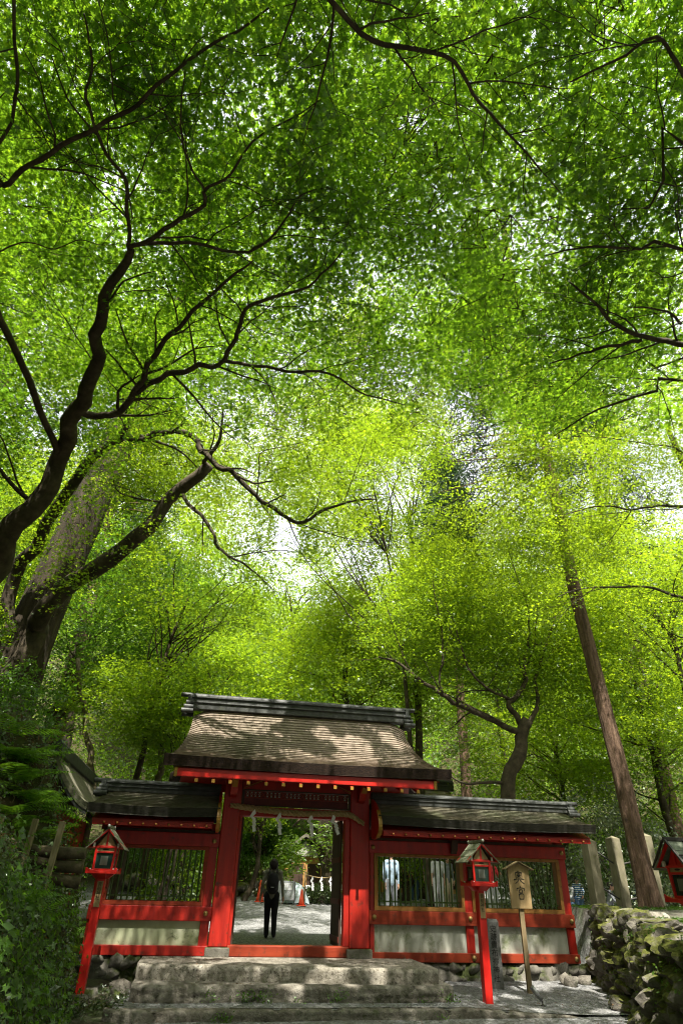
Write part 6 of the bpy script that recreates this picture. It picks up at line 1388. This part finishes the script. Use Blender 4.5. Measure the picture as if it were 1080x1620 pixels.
stuff('bank_dead_leaves', leaf_mesh('bank_dead_leaves', Q + nr[kk_] * .08, nr[kk_] + RNG.normal(0, .6, Q.shape), RNG.uniform(.02, .05, len(Q)), KITE, M['dead']))
kk_ = RNG.uniform(size=len(P)) < .07; Q = P[kk_]; kk2 = fbm(Q * 1.3, 57) > .5; Q = Q[kk2]; qn = nr[kk_][kk2]
stuff('bank_broad_leaves', leaf_mesh('bank_broad_leaves', Q + qn * RNG.uniform(.1, .3, (len(Q), 1)), qn + RNG.normal(0, .5, Q.shape) + np.array([.3, -.3, .4]), RNG.uniform(.04, .08, len(Q)), KITE * np.array([1.3, 1, 1]), M['leaf_deep']))
# grass and weeds at path edges and on the terrace
def terr(x, y, z, w):
    X, Yo = to_fac(x, y); return (w > .5) & (z > 1.0) & (X > 4.2) & (Yo < 4)
P, nr = scatter(4.3, 13, 5, 20, 30000, terr); k = fbm(P * .9, 61) > .50; P = P[k]
stuff('terrace_grass', leaf_mesh('terrace_grass', P + np.array([0, 0, .035]), RNG.normal(0, 1, P.shape) * np.array([1, 1, .25]), RNG.uniform(.03, .075, len(P)), BLADE, M['grass'], dirs=np.cross(RNG.normal(0, 1, P.shape), [0, 0, 1.0])))
def backc(x, y, z, w):
    X, Yo = to_fac(x, y); return (w > .5) & (Yo > 11.5) & (Yo < 19) & (X > -6)
P, nr = scatter(-9, 14, 23, 34, 60000, backc)
stuff('bank_grass', leaf_mesh('bank_grass', P + np.array([0, 0, .06]), RNG.normal(0, 1, P.shape) * np.array([1, 1, .5]) + np.array([0, -.3, .3]), RNG.uniform(.06, .14, len(P)), BLADE * np.array([1.6, 1, 1]), M['grass']))
# tufts between the step stones
pts = []
for i in range(34):
    X = RNG.uniform(-2.7, 2.7); row = i % 3; p = fac(X, (-1.98, -2.70, -2.02)[row], (.06, -.05, .15)[row])
    if fbm(np.array([[X * 1.3, row * 3.0]]), 71)[0] > .46: pts.append(np.array(p) + RNG.normal(0, .05, (40, 3)) * np.array([1.4, .5, .9]))
P = np.concatenate(pts); stuff('step_weeds', leaf_mesh('step_weeds', P, RNG.normal(0, .6, P.shape) + np.array([0, -.4, .6]), RNG.uniform(.012, .032, len(P)), KITE, M['fern']))
# small plants and moss tufts on the stone wall and the verge
s_ = RNG.uniform(0, 9, 5200); base = np.array([along(wall_line, q)[:2] for q in s_]); zz = RNG.uniform(-.1, 1.3, len(s_)); P = np.stack([base[:, 0] + .22 * zz / 1.2 - .17 + RNG.normal(0, .05, len(s_)), base[:, 1] + RNG.normal(0, .05, len(s_)), zz], -1); k = fbm(P * 2.2, 73) > .56; P = P[k]
stuff('wall_plants', leaf_mesh('wall_plants', P, RNG.normal(0, .6, P.shape) + np.array([-.7, -.2, .5]), RNG.uniform(.012, .034, len(P)), KITE, M['fern']))
X = RNG.uniform(-3.9, -2.75, 2600); Yo = RNG.uniform(-3.2, -.1, 2600); P = O + EX * X[:, None] + EY * Yo[:, None]; P[:, 2] = .03 + np.abs(RNG.normal(0, .05, len(P))); k = fbm(P[:, :2] * 1.9, 77) > .46; P = P[k]
stuff('verge_weeds', leaf_mesh('verge_weeds', P, RNG.normal(0, .5, P.shape) + np.array([0, -.2, .9]), RNG.uniform(.015, .045, len(P)), KITE, M['ivy']))
# fallen leaves and petals on the gravel
n = 900; X = RNG.uniform(-2.9, 6.0, n); Yo = RNG.choice([0, 1], n) * 0 + RNG.uniform(-4.6, -2.0, n); P = O + EX * X[:, None] + EY * Yo[:, None]; P[:, 2] = np.where(Yo > -2.6, .075, -.055); k = fbm(P[:, :2] * 1.3, 79) > .5; P = P[k]
n2 = 420; X2 = RNG.uniform(-2.6, 2.5, n2); st = RNG.integers(0, 2, n2); Y2 = np.where(st == 0, RNG.uniform(-1.35, -.1, n2), RNG.uniform(-1.92, -1.75, n2)); P2 = O + EX * X2[:, None] + EY * Y2[:, None]; P2[:, 2] = np.where(st == 0, .497, .292); P2 = P2[fbm(P2[:, :2] * 1.6, 83) > .5]; P = np.concatenate([P, P2])
stuff('leaf_litter', leaf_mesh('leaf_litter', P, RNG.normal(0, .25, P.shape) + np.array([0, 0, 1.0]), RNG.uniform(.010, .024, len(P)), KITE, M['dead']))
# shrubs and saplings covering the slopes behind: read as one mass
def hillc(x, y, z, w):
    X, Yo = to_fac(x, y); return (w > .6) & (((Yo > 13.0)) | ((X < -6.2) & (Yo > .8)) | (X > 14.5))
P, nr = scatter(-42, 42, 12, 75, 26000, hillc); far = np.linalg.norm(P[:, :2], axis=1); k = RNG.uniform(size=len(P)) < np.clip(1.1 - far / 110, .2, 1); P = P[k][:9000]; far = far[k][:9000]
P[:, 2] += RNG.uniform(.2, 1.5, len(P)) * np.clip(far / 24, .5, 2.4)
Q, q_n = sprays(P, RNG.uniform(.5, 1.1, len(P)) * np.clip(far / 26, .7, 2.2), 26, .16, .35, .6); sz = np.clip(np.linalg.norm(Q[:, :2], axis=1) / 26 * .075, .05, .22)
stuff('hillside_undergrowth', leaf_mesh('hillside_undergrowth', Q, q_n, sz * RNG.uniform(.7, 1.2, len(Q)), TRI, M['leaf_back']))
# distant wood along the head of the valley
def farc(x, y, z, w): return (y > 46) | (np.abs(x) > 24)
P, nr = scatter(-60, 60, 22, 95, 9000, farc); P = P[:4200]; hh = RNG.uniform(1, 10, len(P)); P[:, 2] += hh
Q, q_n = sprays(P, RNG.uniform(1.2, 2.6, len(P)), 40, .22, .35, .6)
stuff('distant_woods', leaf_mesh('distant_woods', Q, q_n, RNG.uniform(.16, .30, len(Q)), TRI, M['leaf_back']))

# --- ferns on the bank
def fern_mesh(seed):
    r = random.Random(seed); V = []; F = []
    for q in range(r.randint(8, 11)):
        a_ = q * 2.4 + r.uniform(-.3, .3); ln = r.uniform(.45, .75); el = r.uniform(.5, 1.0); n = 17; sp_ = []
        for i in range(n + 1):
            t = i / n; x = ln * t * math.cos(el * (1 - t * .9)); z = ln * (math.sin(el) * t - .75 * t * t * math.sin(el) ** .5 * .8); sp_.append(Vector((math.cos(a_) * x, math.sin(a_) * x, z)))
        sd = Vector((-math.sin(a_), math.cos(a_), 0))
        for i in range(2, n):
            t = i / n; w_ = ln * .24 * math.sin(PI * min(1, t * .92 + .10)) ** .8; d = (sp_[i] - sp_[i - 1]).normalized()
            for s in (-1, 1):
                b = sp_[i]; e = b + sd * s * w_ + d * w_ * .35 - Vector((0, 0, w_ * .25)); m_ = (b + e) / 2; h_ = d * ln * .016; o = len(V); V += [b - h_ * .8, m_ - h_, e, m_ + h_ * 1.1, b + h_ * .8]; F.append((o, o + 1, o + 2, o + 3, o + 4))
        for i in range(n):
            o = len(V); V += [sp_[i] - sd * .004, sp_[i] + sd * .004, sp_[i + 1] + sd * .003, sp_[i + 1] - sd * .003]; F.append((o, o + 1, o + 2, o + 3))
    me = bpy.data.meshes.new('fern'); me.from_pydata([tuple(v) for v in V], [], F); me.materials.append(M['fern']); return me
fm = [fern_mesh(s) for s in range(4)]; rf_ = random.Random(3); made = 0
spots = [(105, 1262, 12.2, 1.0), (78, 1255, 12.3, .9), (122, 1275, 12.4, .95), (60, 1280, 11.9, .9), (30, 1240, 12.0, 1.0), (92, 1290, 11.8, .8), (18, 1165, 12.6, 1.0), (45, 1205, 12.6, .9), (10, 1290, 11.4, .8), (135, 1300, 12.6, .7), (118, 1355, 11.9, .6), (70, 1330, 11.5, .7), (40, 1268, 12, .9), (88, 1235, 12, .8), (20, 1310, 12, .7), (55, 1180, 12, .9), (5, 1200, 12, .9), (128, 1400, 12, .5), (110, 1450, 12, .5), (60, 1440, 12, .55), (25, 1420, 12, .5), (95, 1520, 12, .45)]
spots += [(rf_.uniform(0, 118), rf_.uniform(1195, 1560), 12, rf_.uniform(.28, .6)) for _ in range(22)]
for i, (px, py, Y, s_) in enumerate(spots):
    p = at(px, py, Y); z = height(p[0], Y)
    lo, hi_ = 8.5, 15.5                                      # slide along the sight line until it meets the bank
    for _ in range(30):
        md = (lo + hi_) / 2; q = at(px, py, md)
        if q[2] > height(q[0], md): lo = md
        else: hi_ = md
    q = at(px, py, hi_); o = link('fern', fm[i % 4], None, 0, (q[0], q[1], height(q[0], q[1]) - .02)); o.rotation_euler = (rf_.uniform(-.2, .3), rf_.uniform(-.1, .4), rf_.uniform(0, 6)); o.scale = (s_ * 1.6,) * 3
    tag(o, 'green fern growing on the steep left bank', 'fern', 'ferns on the left bank')

# ------------------------------------------------------------------ light, sky, camera
w = bpy.data.worlds.new('World'); scene.world = w; w.use_nodes = True; nt = w.node_tree
for n in list(nt.nodes): nt.nodes.remove(n)
sk = nt.nodes.new('ShaderNodeTexSky'); sk.sky_type = 'NISHITA'; sk.sun_disc = False; sk.sun_elevation = SUN_EL; sk.sun_rotation = math.atan2(SUN_AZ[0], SUN_AZ[1]); sk.air_density = 1.0; sk.dust_density = 6.0
bg = nt.nodes.new('ShaderNodeBackground'); bg.inputs[1].default_value = .15; wo = nt.nodes.new('ShaderNodeOutputWorld'); hs = N(nt, 'ShaderNodeHueSaturation', i_Saturation=.35, i_Value=1.0); L(nt, sk.outputs[0], hs.inputs['Color']); nz_ = N(nt, 'ShaderNodeTexNoise', i_Scale=2.4, i_Detail=5.0, i_Roughness=.55); L(nt, nt.nodes.new('ShaderNodeTexCoord').outputs['Generated'], nz_.inputs['Vector'])
L(nt, mixc(nt, ramp(nt, nz_.outputs[0], [(.36, (.25, .25, .25)), (.62, (.9, .9, .9))]).outputs[0], hs.outputs[0], (1, 1, 1)), bg.inputs[0])
for n_ in nt.nodes:
    if n_.type == 'MIX': n_.inputs[7].default_value = (4.2, 4.3, 4.4, 1); L(nt, bg.outputs[0], wo.inputs[0])
sl_ = bpy.data.lights.new('sun', 'SUN'); sl_.energy = 5.0; sl_.angle = math.radians(.53); sl_.color = (1, .95, .86)
so = bpy.data.objects.new('sun', sl_); COL.objects.link(so); so.rotation_euler = Vector(SUN).to_track_quat('Z', 'Y').to_euler(); so.location = (0, 0, 40)
cd = bpy.data.cameras.new('camera'); co_ = bpy.data.objects.new('camera', cd); COL.objects.link(co_); cd.sensor_fit = 'VERTICAL'; cd.sensor_height = 36; cd.lens = F_PX / 1620 * 36; cd.clip_end = 1000; cd.clip_start = .05
co_.matrix_world = Matrix(((RV[0], UV[0], -DV[0], CAM[0]), (RV[1], UV[1], -DV[1], CAM[1]), (RV[2], UV[2], -DV[2], CAM[2]), (0, 0, 0, 1))); scene.camera = co_
vs = scene.view_settings; vs.view_transform = 'Standard'; vs.look = 'None'; vs.gamma = 1; vs.exposure = 1.5
scene.render.engine = 'CYCLES'; cy = scene.cycles; cy.max_bounces = 7; cy.diffuse_bounces = 4; cy.glossy_bounces = 2; cy.transmission_bounces = 4; cy.transparent_max_bounces = 4; cy.caustics_reflective = False; cy.caustics_refractive = False
cy.use_denoising = True; cy.use_adaptive_sampling = False; cy.filter_width = 1.1; cy.sample_clamp_indirect = 8
print('faces', sum(len(o.data.polygons) for o in scene.objects if o.type == 'MESH'))
